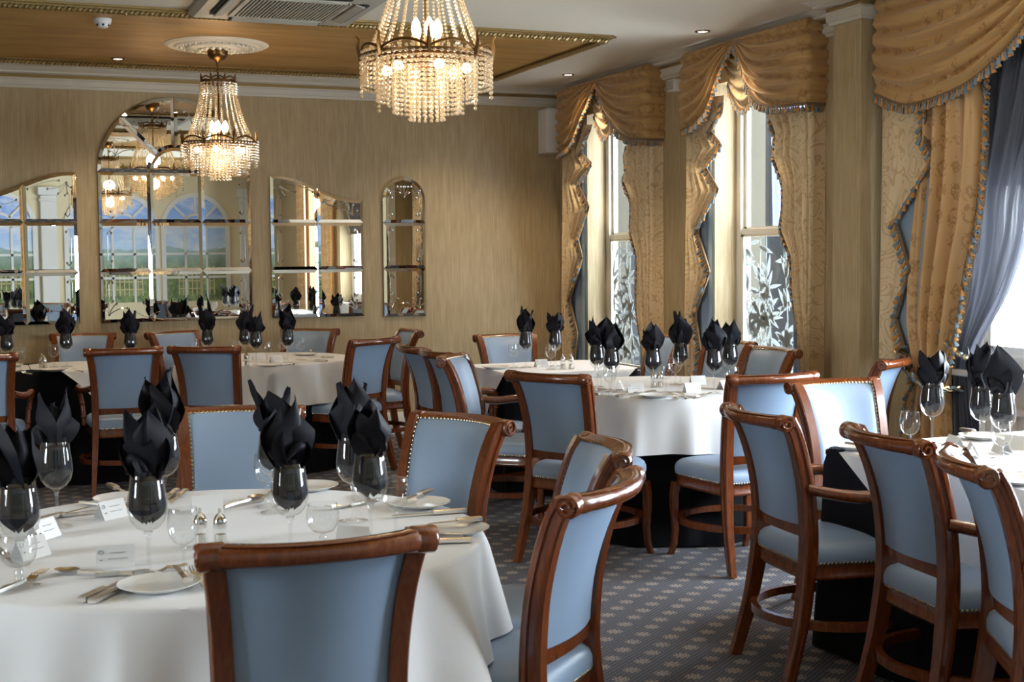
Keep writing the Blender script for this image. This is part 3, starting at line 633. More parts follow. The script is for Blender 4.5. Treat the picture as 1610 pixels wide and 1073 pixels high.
# ------------------------------------------------------------------ curtains
def make_tassel(mat, name='tassel'):
    m = MB(); m.lathe([(.0005, 0), (.003, -.002), (.006, -.007), (.0035, -.012), (.0065, -.016), (.011, -.034), (.0125, -.044), (.006, -.043)], 7); return m
TM = [make_tassel(None).build('tassel', M['tassel']), None]; TM[0].data.materials[0] = M['tassel']
tmesh = [TM[0].data, TM[0].data.copy()]; tmesh[1].materials[0] = M['tasselb']; bpy.data.objects.remove(TM[0])
def fringe(parent, pts, single=False, spacing=.021, out=(-1, 0, 0), lean=0.0, scale=1.0):
    """braid along pts with tassels hanging below; the nearest curtain's tassels are single parts"""
    pts = [Vector(p) for p in pts]; o_ = Vector(out)
    MB().tube([p + o_ * .006 for p in pts], .007, 6, sec=[(-.004, -.010), (.004, -.010), (.004, .010), (-.004, .010)]).build('braid', M['braid'], parent)
    m = MB(); base = [(v.co[:]) for v in tmesh[0].vertices]; fs = [tuple(p.vertices) for p in tmesh[0].polygons]
    acc = 0; k = 0
    for a, b in zip(pts, pts[1:]):
        L = (b - a).length; d = (b - a).normalized() if L > 1e-6 else Vector((0, 1, 0))
        while acc < L:
            p = a + d * acc + o_ * (.012 + .003 * rnd.random()); j = k % 2
            side = Vector((0, lean * abs(d.z), 0)); R = Matrix.Rotation(rnd.uniform(-.25, .25), 3, 'X') @ Matrix.Rotation(rnd.uniform(-.2, .2), 3, 'Y')
            if lean: R = Matrix.Rotation(lean * abs(d.z) * 1.0, 3, 'X') @ R
            s_ = scale * rnd.uniform(.9, 1.12)
            if single:
                o = bpy.data.objects.new('tassel', tmesh[j]); col.objects.link(o); o.parent = parent; o.matrix_local = Matrix.Translation(p) @ R.to_4x4() @ Matrix.Scale(s_, 4)
            else: m.add([p + R @ (Vector(q) * s_) for q in base], fs, j)
            acc += spacing; k += 1
        acc -= L
    if not single: m.build('tassel_fringe', [M['tassel'], M['tasselb']], parent, kind='stuff')
def drape(parent, name, mat, yo, lead, X, z0, z1, npl, amp, wav=.01, nv=60, nu=70, phase=0., ret=False):
    lead = sorted((z, y) for y, z in lead)
    def f(u, v):
        z = lerp(z0, z1, v); yl = interp(lead, z)
        if ret:                      # the outer edge turns back to the wall
            if u < .1: return (lerp(XR - .004, X, u * 10), yo + .004 * math.sin(u * 30), z)
            u = (u - .1) / .9
        y = lerp(yo, yl, u)
        a = amp * (1 - .75 * max(0, (u - .8) / .2)); return (X - a * math.sin(2 * PI * npl * u ** .9 + phase + .6 * math.sin(2.2 * z)) - .35 * a * math.sin(2 * PI * npl * 2.3 * u + 1), y, z)
    o = MB().grid(f, nu, nv).build(name, mat, parent, ang=180); return f
def edge_pts(f, v0, v1, n=60): return [f(1, lerp(v0, v1, i / n)) for i in range(n + 1)]
def swag(parent, name, mat, yc, ye, drops, zt, X, N=6.5, ret=None, single=False, nu=44, nv=56, gather=.02):
    """half swag: gathered at yc, falling to the full drop towards ye, folds following the hem"""
    dr = lambda u: smooth_interp(drops, u)
    def f(u, v):
        if ret and u > ret: q = (u - ret) / (1 - ret); y = ye; x = lerp(X, XR - .003, q); uu = 1
        else: uu = u / (ret or 1); y = lerp(yc, ye, uu); x = X
        d = max(dr(uu), gather); env = min(1, uu * 3 + .25) * (1 - .45 * max(0, uu - .75) / .25); vv = v ** .92
        fold = math.sin(2 * PI * N * vv * (1 - .10 * uu) + .8 * math.sin(3 * uu + 1)) + .45 * math.sin(2 * PI * (N * 1.7) * vv + 2 * uu)
        k = .021 * env * fold * (1 - .8 * max(0, v - .86) / .14) + .028 * math.sin(PI * v) * env + .016
        if ret and u > ret: return (x, y - k, zt - d * vv)
        return (x - k, y, zt - d * vv - .10 * d * math.sin(PI * vv) * uu * (1 - uu))
    MB().grid(f, nu, nv).build(name, mat, parent, ang=180)
    hem = [f(i / 80, 1.0) for i in range(81)]; fringe(parent, hem, single)
    return f
def dropt(yc, ye, pts): return sorted([((y - yc) / (ye - yc), d) for y, d in pts])
def window_treatment(label_d, lbl, yc, yfar, ynear, far_d, near_d, far_lead, near_lead, yo_far, yo_near, ywin):
    t = thing('window_curtain', (0, 0, 0), 0, lbl, 'curtain', 'swagged window curtains'); X = 4.56; zt = 2.815
    MB().rbox(X, XR, ynear, yfar, zt - .02, zt + .015, .003, 1).build('pelmet_board', M['gold'], t)
    s1 = swag(t, 'near_swag', M['gold'], yc, ynear, dropt(yc, ynear, near_d), zt, X, ret=.86); s2 = swag(t, 'far_swag', M['gold'], yc, yfar, dropt(yc, yfar, far_d), zt, X)
    def inner(u, v):                     # pale swag hanging behind the parting
        s_ = 2 * u - 1; d = .12 + .30 * (1 - s_ * s_) ** .7
        return (4.625 - .02 * math.sin(PI * v) - .013 * math.sin(2 * PI * 5 * v), yc + s_ * .21, 2.80 - d * v)
    MB().grid(inner, 28, 44).build('inner_swag', M['inner'], t, ang=180); fringe(t, [inner(.06 + .88 * i / 40, 1) for i in range(41)], scale=.8)
    f1 = drape(t, 'far_drape', M['scroll'], yo_far, far_lead, 4.612, .03, 2.5, 4, .022, phase=.4); fringe(t, edge_pts(f1, .02, .98, 110), lean=.9, spacing=.024)
    f2 = drape(t, 'near_drape', M['scroll'], yo_near, near_lead, 4.612, .03, 2.32, 5, .028, phase=0, ret=True); fringe(t, edge_pts(f2, .02, .98, 110), lean=-.9, spacing=.024)
    ya = ywin[1] - .04; yb = ywin[0] + .06
    MB().grid(lambda u, v: (4.655 - .010 * math.sin(2 * PI * 2.5 * u), lerp(yo_far, ya, u), lerp(.03, 2.5, v)), 24, 8).build('far_lining', M['lining'], t)
    MB().grid(lambda u, v: (4.665 - .008 * math.sin(2 * PI * 2.5 * u), lerp(yo_near + .15, yb, u), lerp(.03, 2.32, v)), 24, 8).build('near_lining', M['lining'], t)
W1far = [(9.50, 2.48), (9.556, 2.438), (9.713, 2.283), (9.501, 2.182), (9.778, 2.047), (9.564, 1.843), (9.785, 1.587), (9.689, 1.442), (9.955, 1.094), (9.797, 0.822), (9.85, 0.598), (9.9, .3), (9.86, 0)]
W1near = [(8.90, 2.48), (8.917, 2.297), (8.971, 2.194), (8.937, 2.081), (9.001, 2.028), (8.855, 1.874), (8.87, 1.625), (8.765, 1.453), (8.769, 1.054), (8.62, 0.654), (8.6, 0)]
W2far = [(7.53, 2.48), (7.551, 2.376), (7.713, 2.288), (7.551, 2.173), (7.767, 2.051), (7.591, 1.884), (7.88, 1.623), (7.697, 1.337), (7.90, 1.042), (7.823, 0.815), (7.88, .4), (7.84, 0)]
W2near = [(7.08, 2.48), (7.052, 2.333), (6.945, 2.19), (6.968, 2.048), (6.86, 1.886), (6.859, 1.704), (6.886, 1.6), (6.769, 1.444), (6.754, 1.224), (6.672, 0.966), (6.637, 0.773), (6.6, 0)]
window_treatment('far', 'gold swagged curtain with tassel fringe at the far corner window', 9.295, 10.02, 8.51, [(9.295, 0), (9.387, .105), (9.563, .285), (9.744, .45), (10.02, .52)], [(9.295, 0), (9.2, .17), (9.058, .335), (8.797, .48), (8.51, .525)], W1far, W1near, 10.06, 8.50, (8.75, 9.79))
window_treatment('mid', 'gold swagged curtain with tassel fringe at the middle window beside the pier', 7.305, 7.97, 6.545, [(7.305, 0), (7.473, .2), (7.592, .385), (7.763, .48), (7.97, .513)], [(7.305, 0), (7.245, .094), (7.17, .224), (7.083, .37), (6.9, .46), (6.545, .485)], W2far, W2near, 8.0, 6.535, (6.75, 7.79))
# nearest window: wide swag, gold damask drape tied back, voile tied back
t = thing('window_curtain', (0, 0, 0), 0, 'gold swag and tied damask drape at the nearest bright window', 'curtain', 'swagged window curtains')
MB().rbox(4.575, XR, 2.85, 5.87, 2.795, 2.83, .003, 1).build('pelmet_board', M['gold'], t)
swag(t, 'far_swag', M['gold'], 4.33, 5.865, dropt(4.33, 5.865, [(4.33, 0), (4.6, .17), (4.83, .373), (5.137, .533), (5.415, .588), (5.62, .595), (5.865, .51)]), 2.815, 4.55, N=6, single=True, nu=60, nv=72)
swag(t, 'near_swag', M['gold'], 4.33, 2.85, dropt(4.33, 2.85, [(4.33, 0), (3.8, .37), (3.3, .58), (2.85, .55)]), 2.815, 4.55, N=6)
W3left = [(5.50, 2.3), (5.502, 2.144), (5.533, 2.069), (5.441, 1.951), (5.469, 1.895), (5.667, 1.693), (5.734, 1.621), (5.616, 1.369), (5.727, 1.104), (5.646, 0.929), (5.66, .88)]
cas = drape(t, 'cascade', M['scroll'], 5.86, W3left, 4.575, .88, 2.45, 1.5, .010, nv=70, nu=24); fringe(t, edge_pts(cas, .0, .94, 120), single=True, lean=.8, spacing=.026, scale=1.05)
MB().grid(lambda u, v: (4.60, lerp(5.75, 5.42, u) + .12 * (1 - v) * (1 - u), lerp(.9, 2.45, v)), 8, 12).build('lining', M['lining'], t)
RT_ = [(.0, 5.30), (.35, 5.32), (.65, 5.335), (.80, 5.34), (.942, 5.298), (1.123, 5.247), (1.349, 5.201), (1.579, 5.137), (1.672, 5.121), (1.963, 5.10), (2.207, 5.104), (2.5, 5.10)]
LF_ = [(.0, 5.70), (.5, 5.66), (.72, 5.61), (.80, 5.575), (.92, 5.60), (1.1, 5.64), (1.5, 5.62), (2.0, 5.56), (2.5, 5.54)]
def dd(u, v):
    z = lerp(.04, 2.45, v); yl = smooth_interp(LF_, z); yr = smooth_interp(RT_, z); w_ = abs(yl - yr)
    tie = math.exp(-((z - .84 - .13 * (u - .5)) / .10) ** 2)
    return (4.605 - (.035 * (1 - .55 * tie)) * math.sin(2 * PI * 4 * u + .5 * math.sin(1.5 * z)) - .012 * math.sin(2 * PI * 9 * u + z) - .03 * math.sin(PI * u) - .01 * tie, lerp(yl, yr, u), z)
MB().grid(dd, 90, 90).build('damask_drape', M['golddrape'], t, ang=180)
fringe(t, [dd(1, lerp(.36, .97, i / 90)) for i in range(91)], single=True, lean=-.5, spacing=.024, scale=1.05)
fringe(t, [dd(0, lerp(.36, .02, i / 60)) for i in range(61)], single=True, lean=.5, spacing=.03)
def tieback(parent, pts, r=.008):
    m = MB(); P = [Vector(p) for p in pts]; n = 60
    for j, mi in ((0, 0), (1, 1), (2, 0)):
        path = []
        for i in range(n + 1):
            f = i / n * (len(P) - 1); k = min(int(f), len(P) - 2); c = P[k].lerp(P[k + 1], f - k); a = 2 * PI * j / 3 + i * .9
            path.append(c + Vector((math.cos(a), 0, math.sin(a))) * r)
        m.tube(path, r * .9, 6, mi=mi)
    m.build('rope_tieback', [M['nail'], M['tasselb']], parent)
tieback(t, [(4.66, 5.66, .97), (4.50, 5.63, .93), (4.485, 5.55, .86), (4.48, 5.45, .80), (4.49, 5.36, .765), (4.51, 5.31, .76), (4.66, 5.28, .76)], .010)
for ya, yb, l in ((2.42, 2.86, 'gold drape at the near window beside the camera, farther side, seen in the mirrors'), (.95, 1.36, 'gold drape at the near window beside the camera, nearer side, seen in the mirrors')):
    t = tag(MB().grid(lambda u, v: (4.60 - .03 * math.sin(2 * PI * 4 * u), lerp(ya, yb, u), lerp(.03, 2.7, v)), 48, 8).build('side_drape', M['golddrape'], None, ang=180), l, 'curtain')
t2 = thing('voile_curtain', (0, 0, 0), 0, 'slate blue sheer voile tied back at the nearest bright window', 'curtain')
SR = [(.05, 5.05), (.5, 5.16), (.80, 5.215), (.966, 5.20), (1.1, 5.11), (1.244, 5.006), (1.516, 4.886), (1.74, 4.84), (2.1, 4.70), (2.5, 4.55)]
SL = [(.05, 5.47), (.6, 5.46), (.9, 5.42), (1.0, 5.40), (1.3, 5.40), (2.5, 5.42)]
def sh(u, v):
    z = lerp(.06, 2.46, v); return (4.655 - .022 * math.sin(2 * PI * 6.5 * u + .7 * math.sin(2 * z) + .5) - .012 * math.sin(2 * PI * 15 * u + 2 * z), lerp(smooth_interp(SL, z), smooth_interp(SR, z), u), z)
MB().grid(sh, 110, 50).build('voile', M['sheer'], t2, ang=180)
tieback(t2, [(4.68, 5.44, 1.07), (4.60, 5.42, 1.05), (4.58, 5.35, 1.0), (4.575, 5.26, .95), (4.59, 5.19, .92), (4.67, 5.17, .915)], .009)

# ------------------------------------------------------------------ dining chairs (origin on the floor below the top rail, facing +Y)
PROF = [(0, -.040), (.10, -.012), (.22, .018), (.36, .040), (.46, .050), (.56, .048), (.67, .036), (.77, .012), (.85, -.016), (.897, -.042), (.919, -.060)]
HWID = [(0, .200), (.2, .188), (.42, .176), (.54, .175), (.66, .178), (.80, .188), (.92, .205)]
prof = lambda z: smooth_interp(PROF, z)
hwid = lambda z: smooth_interp(HWID, z)
def sag(u, z): return lerp(.018, .052, max(0, min(1, (z - .46) / .45))) * (1 - u * u)
SEAT_OUT = []
def rounded(poly, rads, n=7):
    out = []
    for i, (p, r) in enumerate(zip(poly, rads)):
        p = Vector(p); a = (Vector(poly[i - 1]) - p).normalized(); b = (Vector(poly[(i + 1) % len(poly)]) - p).normalized()
        A, B = p + a * r, p + b * r
        for k in range(n + 1):
            t = k / n; out.append(((1 - t) ** 2) * A + 2 * t * (1 - t) * p + t * t * B)
    return out
def seat_outline():
    o = rounded([(-.185, .03), (.185, .03), (.245, .50), (-.245, .50)], [.05, .05, .15, .15])
    return [Vector((p.x, p.y + .028 * max(0, 1 - (p.x / .2) ** 2) * (1 if p.y > .4 else 0))) for p in o]
def make_chair(arms):
    t = thing('dining_armchair' if arms else 'dining_chair', (0, 0, 0), 0, '', 'chair', 'blue leather dining chairs')
    for s in (-1, 1):
        m = MB(); zs = [i / 26 * .900 for i in range(27)]; secs = []; vs = []; K = 10
        for z in zs:
            y = prof(z); dy = (prof(z + .01) - prof(max(0, z - .01))); dz = .02 if z > .01 else .01; L = math.hypot(dy, dz); ty, tz = dy / L, dz / L
            d = lerp(.019, .028, min(1, z / .45)) if z < .45 else lerp(.028, .024, (z - .45) / .42); w_ = lerp(.014, .021, min(1, z / .40)); cx = s * hwid(z)
            for (a, b) in ((-1, -1), (.8, -1), (1, -.8), (1, -.35), (.72, -.22), (.72, .22), (1, .35), (1, .8), (.8, 1), (-1, 1)):
                vs.append((cx + s * a * w_, y + b * d * tz, z - b * d * ty))
        fs = [((k * K + i), (k * K + (i + 1) % K), ((k + 1) * K + (i + 1) % K), ((k + 1) * K + i)) for k in range(26) for i in range(K)] + [tuple(range(K)), tuple(26 * K + i for i in range(K))]
        if s < 0: fs = [tuple(reversed(f)) for f in fs]
        m.add(vs, fs)
        cy_, cz = prof(.906) - .012, .894; x = s * .206      # scroll volute at the top
        ring = [(r, q) for r, q in ((.001, -.026), (.026, -.026), (.028, -.022), (.028, .022), (.025, .026), (.023, .0235), (.001, .0235))]
        b0 = len(m.v); m.lathe(ring, 20); m.v[b0:] = [(x + s * p[2], cy_ + p[0], cz + p[1]) for p in m.v[b0:]]
        m.tube([(x + s * .026, cy_ + rr * math.cos(a), cz + rr * math.sin(a)) for rr, a in [(.0245 - .019 * k / 22, .6 + k / 22 * 2 * PI * 1.4) for k in range(23)]], .0042, 5)
        m.build('back_post', M['wood'], t)
    xw = lambda z: hwid(z) - .017
    m = MB()                        # rolled top rail bowed to the back, with turned collars
    pts = []; rad = []
    for i in range(33):
        u = -1 + 2 * i / 32; pts.append((u * .195, prof(.906) - .014 - sag(u, .91), .894 + .003 * (1 - u * u)))
        a = abs(u) * .195; rad.append(.0245 if .159 < a < .171 or .179 < a else .0205 if .171 <= a <= .179 else .0225)
    m.tube(pts, rad, 12)
    def band(u, v):                 # flat front of the rail, running over into the roll
        z = lerp(.903, .922, v); uu = -1 + 2 * u; return (uu * (xw(z) + .002), prof(min(z, .916)) - sag(uu, z) + .020 - .022 * v * v * v, z - .003 * v)
    m.grid(band, 20, 6); m.grid(lambda u, v: (lambda p: (p[0], p[1] - .036 + .004 * v, p[2]))(band(1 - u, v * .85)), 20, 6)
    m.build('top_rail', M['wood'], t)
    m = MB()
    def rail(u, v):
        uu = -1 + 2 * u; k = [(.010, .497), (.010, .540), (-.012, .540), (-.012, .497)][int(round(v * 4)) % 4]; return (uu * xw(k[1]), prof(k[1]) - sag(uu, k[1]) + k[0], k[1] + .006 * (1 - uu * uu))
    m.grid(rail, 14, 4); m.build('lower_rail', M['wood'], t)
    za, zb = .538, .908
    fr = lambda u, z: prof(z) - sag(u, z)
    def front(u, v):
        uu = -1 + 2 * u; z = lerp(za, zb, v); e = min(1, (1 - abs(uu)) * 5) * min(1, min(v, 1 - v) * 7); return (uu * (xw(z) + .001), fr(uu, z) + .010 + .020 * math.sqrt(max(e, 0)) , z)
    def back(u, v):
        uu = 1 - 2 * u; z = lerp(za, .886, v); return (uu * (xw(z) + .001), fr(uu, z) - .013, z)
    m = MB().grid(front, 18, 14).grid(back, 14, 10)
    panel = m.build('back_panel', M['leather'], t, ang=75)
    m = MB()
    for i in range(25):
        z = lerp(za + .01, zb - .008, i / 24)
        for s in (-1, 1): m.dome((s * (xw(z) - .005), fr(s * .97, z) + .019, z), (0, 1, .1), .0062)
    for i in range(26):
        uu = -.95 + 1.9 * i / 25; m.dome((uu * (xw(zb) - .004), fr(uu, zb) + .021, zb - .006), (0, 1, .4), .0062)
    m.build('nail_trim', M['nail'], panel, smooth=True, ang=180, kind='stuff')
    ol = seat_outline(); c = Vector((0, .265)); n = len(ol)
    def ring(sx, z): return [((c + (p - c) * sx).x, (c + (p - c) * sx).y, z) for p in ol]
    def loft(m, rings, cap=True):
        b = [r for ring_ in rings for r in ring_]; fs = [(k * n + i, k * n + (i + 1) % n, (k + 1) * n + (i + 1) % n, (k + 1) * n + i) for k in range(len(rings) - 1) for i in range(n)]
        if cap: fs.append(tuple((len(rings) - 1) * n + i for i in range(n)))
        m.add(b, fs)
    m = MB(); loft(m, [ring(.97, .404), ring(1.0, .406), ring(1.012, .418), ring(1.012, .440), ring(.985, .458), ring(.93, .470), ring(.80, .478), ring(.5, .483), ring(.2, .485)])
    seat = m.build('seat', M['leather'], t, ang=75)
    m = MB(); per = [Vector((*p, 0)) for p in ring(1.006, .411)] if False else ring(1.006, .411); acc = 0
    for i in range(n):
        a, b = Vector(per[i]), Vector(per[(i + 1) % n]); L = (b - a).length; q = acc
        while q < L:
            p = a + (b - a) * (q / L); m.dome(p, (b - a).cross(Vector((0, 0, 1))), .0060); q += .0140
        acc = q - L
    m.build('nail_trim', M['nail'], seat, ang=180, kind='stuff')
    m = MB(); loft(m, [ring(.90, .352), ring(.975, .352), ring(.995, .357), ring(.995, .366), ring(.98, .370), ring(.985, .404), ring(.9, .404)], cap=False)
    m.build('seat_frame', M['wood'], t, ang=50)
    for s in (-1, 1):
        pts = [(s * .205, .452, .365), (s * .208, .470, .30), (s * .207, .472, .22), (s * .205, .466, .13), (s * .206, .476, .06), (s * .210, .500, .0)]
        P = [Vector(p) for p in pts]; path = []; wd = []
        for i in range(16):
            f = i / 15 * 5; k = min(int(f), 4); path.append(P[k].lerp(P[k + 1], f - k)); wd.append(lerp(.022, .0135, (i / 15) ** .8))
        m = MB(); K = 8; vs = []
        for p, w_ in zip(path, wd):
            for a, b in ((-1, -.7), (-.7, -1), (.7, -1), (1, -.7), (1, .7), (.7, 1), (-.7, 1), (-1, .7)): vs.append((p.x + a * w_, p.y + b * w_, p.z))
        m.add(vs, [(k * K + (i + 1) % K, k * K + i, (k + 1) * K + i, (k + 1) * K + (i + 1) % K) for k in range(15) for i in range(K)] + [tuple(range(K)), tuple(reversed([15 * K + i for i in range(K)]))])
        m.build('front_leg', M['wood'], t)
    m = MB(); m.tube([(.268 * math.cos(a), .238 + .272 * math.sin(a), .205) for a in [2 * PI * i / 40 for i in range(40)]], .01, closed=True, sec=[(-.011, -.015), (.011, -.015), (.011, .015), (-.011, .015)])
    m.build('stretcher', M['wood'], t, ang=50)
    if arms:
        for s in (-1, 1):
            ctrl = [(s * .192, .036, .668), (s * .225, .12, .650), (s * .252, .21, .640), (s * .268, .29, .646), (s * .272, .345, .646), (s * .268, .382, .626), (s * .258, .395, .585), (s * .248, .392, .53), (s * .243, .385, .47), (s * .240, .380, .40)]
            P = [Vector(p) for p in ctrl]; path = []; rr = []
            for i in range(46):
                f = i / 45 * 9; k = min(int(f), 8); tt = f - k
                p0, p1, p2, p3 = P[max(k - 1, 0)], P[k], P[k + 1], P[min(k + 2, 9)]
                path.append(.5 * ((2 * p1) + (p2 - p0) * tt + (2 * p0 - 5 * p1 + 4 * p2 - p3) * tt * tt + (3 * p1 - p0 - 3 * p2 + p3) * tt ** 3)); q = i / 45
                rr.append(.0185 + .004 * math.sin(PI * min(1, q / .6)) if q < .62 else .016)
            m = MB(); m.tube(path, rr, 10)
            for k, e in ((34, .021), (41, .022)): m.ball(path[k], e, 2, sz=.55)
            m.build('armrest', M['wood'], t)
    return t
protos['chair'] = (make_chair(False), False); protos['armchair'] = (make_chair(True), False)
def chair(x, y, deg, label, arm=False): return place('armchair' if arm else 'chair', (x, y, 0), math.radians(deg - 90), label)   # deg: compass of the facing, 0 = +X, 90 = +Y
CH = [
 (0.607, 2.520, 88, 'large chair in the foreground, its back to the camera at the white table', 0),
 (1.333, 2.828, 133, 'chair in the lower middle, its curved top rail turned away, right of the white table', 0),
 (1.600, 3.375, 167, 'chair right of the white table, facing left, behind the nearer curved rail', 0),
 (1.458, 4.119, 204, 'chair at the right far side of the white table with its pale front showing', 0),
 (0.868, 4.700, 252, 'chair on the far side of the white table facing the camera behind the napkins', 0),
 (2.490, 5.547, 30, 'chair with its back to the camera left of the middle round table', 0),
 (3.318, 5.060, 90, 'chair with its back to the camera right of the middle round table front', 0),
 (4.313, 7.045, 188, 'chair behind the middle round table seen partly behind napkins below the middle window', 0),
 (4.190, 6.390, 183, 'chair at the right of the middle round table below the etched window', 0),
 (4.256, 7.728, 178, 'chair beneath the near drape of the far window, facing left', 0),
 (4.330, 5.520, 126, 'chair by the pier and the tied gold drape, only its top showing', 0),
 (3.408, 8.362, 268, 'chair at the far end of the small table below the bare wall, facing the camera', 0),
 (2.530, 7.630, 0, 'armchair left of the small far table, nearest the wall, seen from behind', 1),
 (2.520, 7.140, 2, 'armchair left of the small far table, half hidden behind another chair', 1),
 (2.460, 6.700, 325, 'chair at the left of the middle round table facing right with nailed front', 0),
 (1.353, 8.287, 60, 'chair with its back to the camera at the far round table under the mirrors', 0),
 (2.457, 8.515, 121, 'chair at the right front of the far round table, seen from behind', 0),
 (2.960, 9.330, 180, 'chair at the right of the far round table, beside the wall, facing left', 0),
 (2.353, 9.814, 236, 'chair behind the far round table below the right curved mirror', 0),
 (1.412, 10.010, 298, 'chair behind the far round table below the arched mirror', 0),
 (0.743, 10.080, 260, 'chair behind the far left table, facing the camera between two mirrors', 0),
 (0.858, 8.400, 86, 'armchair with its back to the camera at the far left table, nearer the middle', 1),
 (0.020, 8.300, 84, 'armchair cut off by the left edge at the far left table', 1),
 (2.545, 3.845, 354, 'armchair with its back to the camera, leftmost at the right-hand table', 1),
 (3.366, 4.560, 271, 'chair at the far side of the right-hand table, facing the camera', 0),
 (2.578, 3.192, 352, 'armchair in the lower right, its rolled rail sloping, middle one at the right-hand table', 1),
 (2.465, 2.695, 331, 'armchair at the right edge of the photo, nearest at the right-hand table', 1)]
for x, y, d, l, a in CH: chair(x, y, d, l, bool(a))

# ------------------------------------------------------------------ tables and cloths
def round_table(x, y, r, hem, label, under, cl_label, seed, amp=.03, fq=(11, 17, 7, 26)):
    t = thing('round_table', (x, y, 0), 0, label, 'table', 'round dining tables')
    MB().lathe([(r - .05, .715), (r - .01, .715), (r - .006, .72), (r - .006, .742), (r - .01, .746), (.001, .746)], 48).build('tabletop', M['wood'], t)
    MB().lathe([(.05, 0), (.05, .02), (.045, .05), (.04, .2), (.055, .35), (.045, .55), (.06, .70), (.16, .715)], 16).build('pedestal', M['wood'], t)
    f0 = MB().rbox(0, .30, -.028, .028, 0.001, .05, .01, 2).build('foot', M['wood'], t)
    for i in range(1, 4):
        o = f0.copy(); col.objects.link(o); o.rotation_euler = (0, 0, i * PI / 2)
    rg = random.Random(seed); ph = [rg.uniform(0, 2 * PI) for _ in range(6)]
    def fold(a): return .55 * (1 - 2 * abs(math.sin(fq[0] * a / 2 + ph[0])) ** .8) + .35 * math.sin(fq[1] * a + ph[1]) + .4 * (1 - 2 * abs(math.sin(fq[2] * a / 2 + ph[2])) ** .7) + .2 * math.sin(fq[3] * a + ph[3])
    def drop_cloth(z0, zt, r_, amp, flare, nv):
        m = MB(); N = 240
        def f(u, v):
            a = 2 * PI * u
            j = int(round(v * nv))
            if j < 3: q0 = (r_ * .55, r_ - .012, r_ - .001)[j]; return (q0 * math.cos(a), q0 * math.sin(a), zt - (0, 0, .003)[j])
            q = (j - 3 + .25) / (nv - 3 + .25); rr = r_ + .006 * min(1, q * 8) + flare * q + amp * q ** .75 * fold(a); z = zt - (.007 if q > 0 else 0) - (zt - z0) * q + .006 * q * math.sin(5 * a + ph[4])
            return (rr * math.cos(a), rr * math.sin(a), z)
        m.grid(f, N, nv, cu=True); m.add([(r_ * .55 * math.cos(2 * PI * i / N), r_ * .55 * math.sin(2 * PI * i / N), zt) for i in range(N)], [tuple(range(N))]); return m
    if under:
        o = drop_cloth(.012, .749, r - .05, .022, .0, 16).build('under_cloth', M['black'], None, ang=180); o.location = (x, y, 0); tag(o, under, 'tablecloth')
    o = drop_cloth(hem, .7535, r + .004, amp, amp * 1.1, 18).build('tablecloth', M['linen'], None, ang=70); o.location = (x, y, 0); tag(o, cl_label, 'tablecloth')
    if True:   # stitched hem
        pass
T1C, T2C, T5C = (.537, 3.332), (3.40, 6.17), (1.90, 9.20)
round_table(*T1C, .688, .492, 'round pedestal table in the foreground under the bright white cloth', None, 'bright white cloth draped over the foreground round table', 3, .052, (11, 9, 7, 24))
round_table(*T2C, .61, .484, 'round table in the middle right by the windows', 'black floor-length under cloth of the middle round table', 'pale cloth over the middle round table near the etched windows', 5, .044, (9, 15, 6, 23))
round_table(*T5C, .61, .484, 'round table under the right curved mirror by the back wall', 'black under cloth of the far round table', 'cream-lit cloth with pressed folds on the far round table by the back wall', 8, .034, (13, 22, 8, 31))
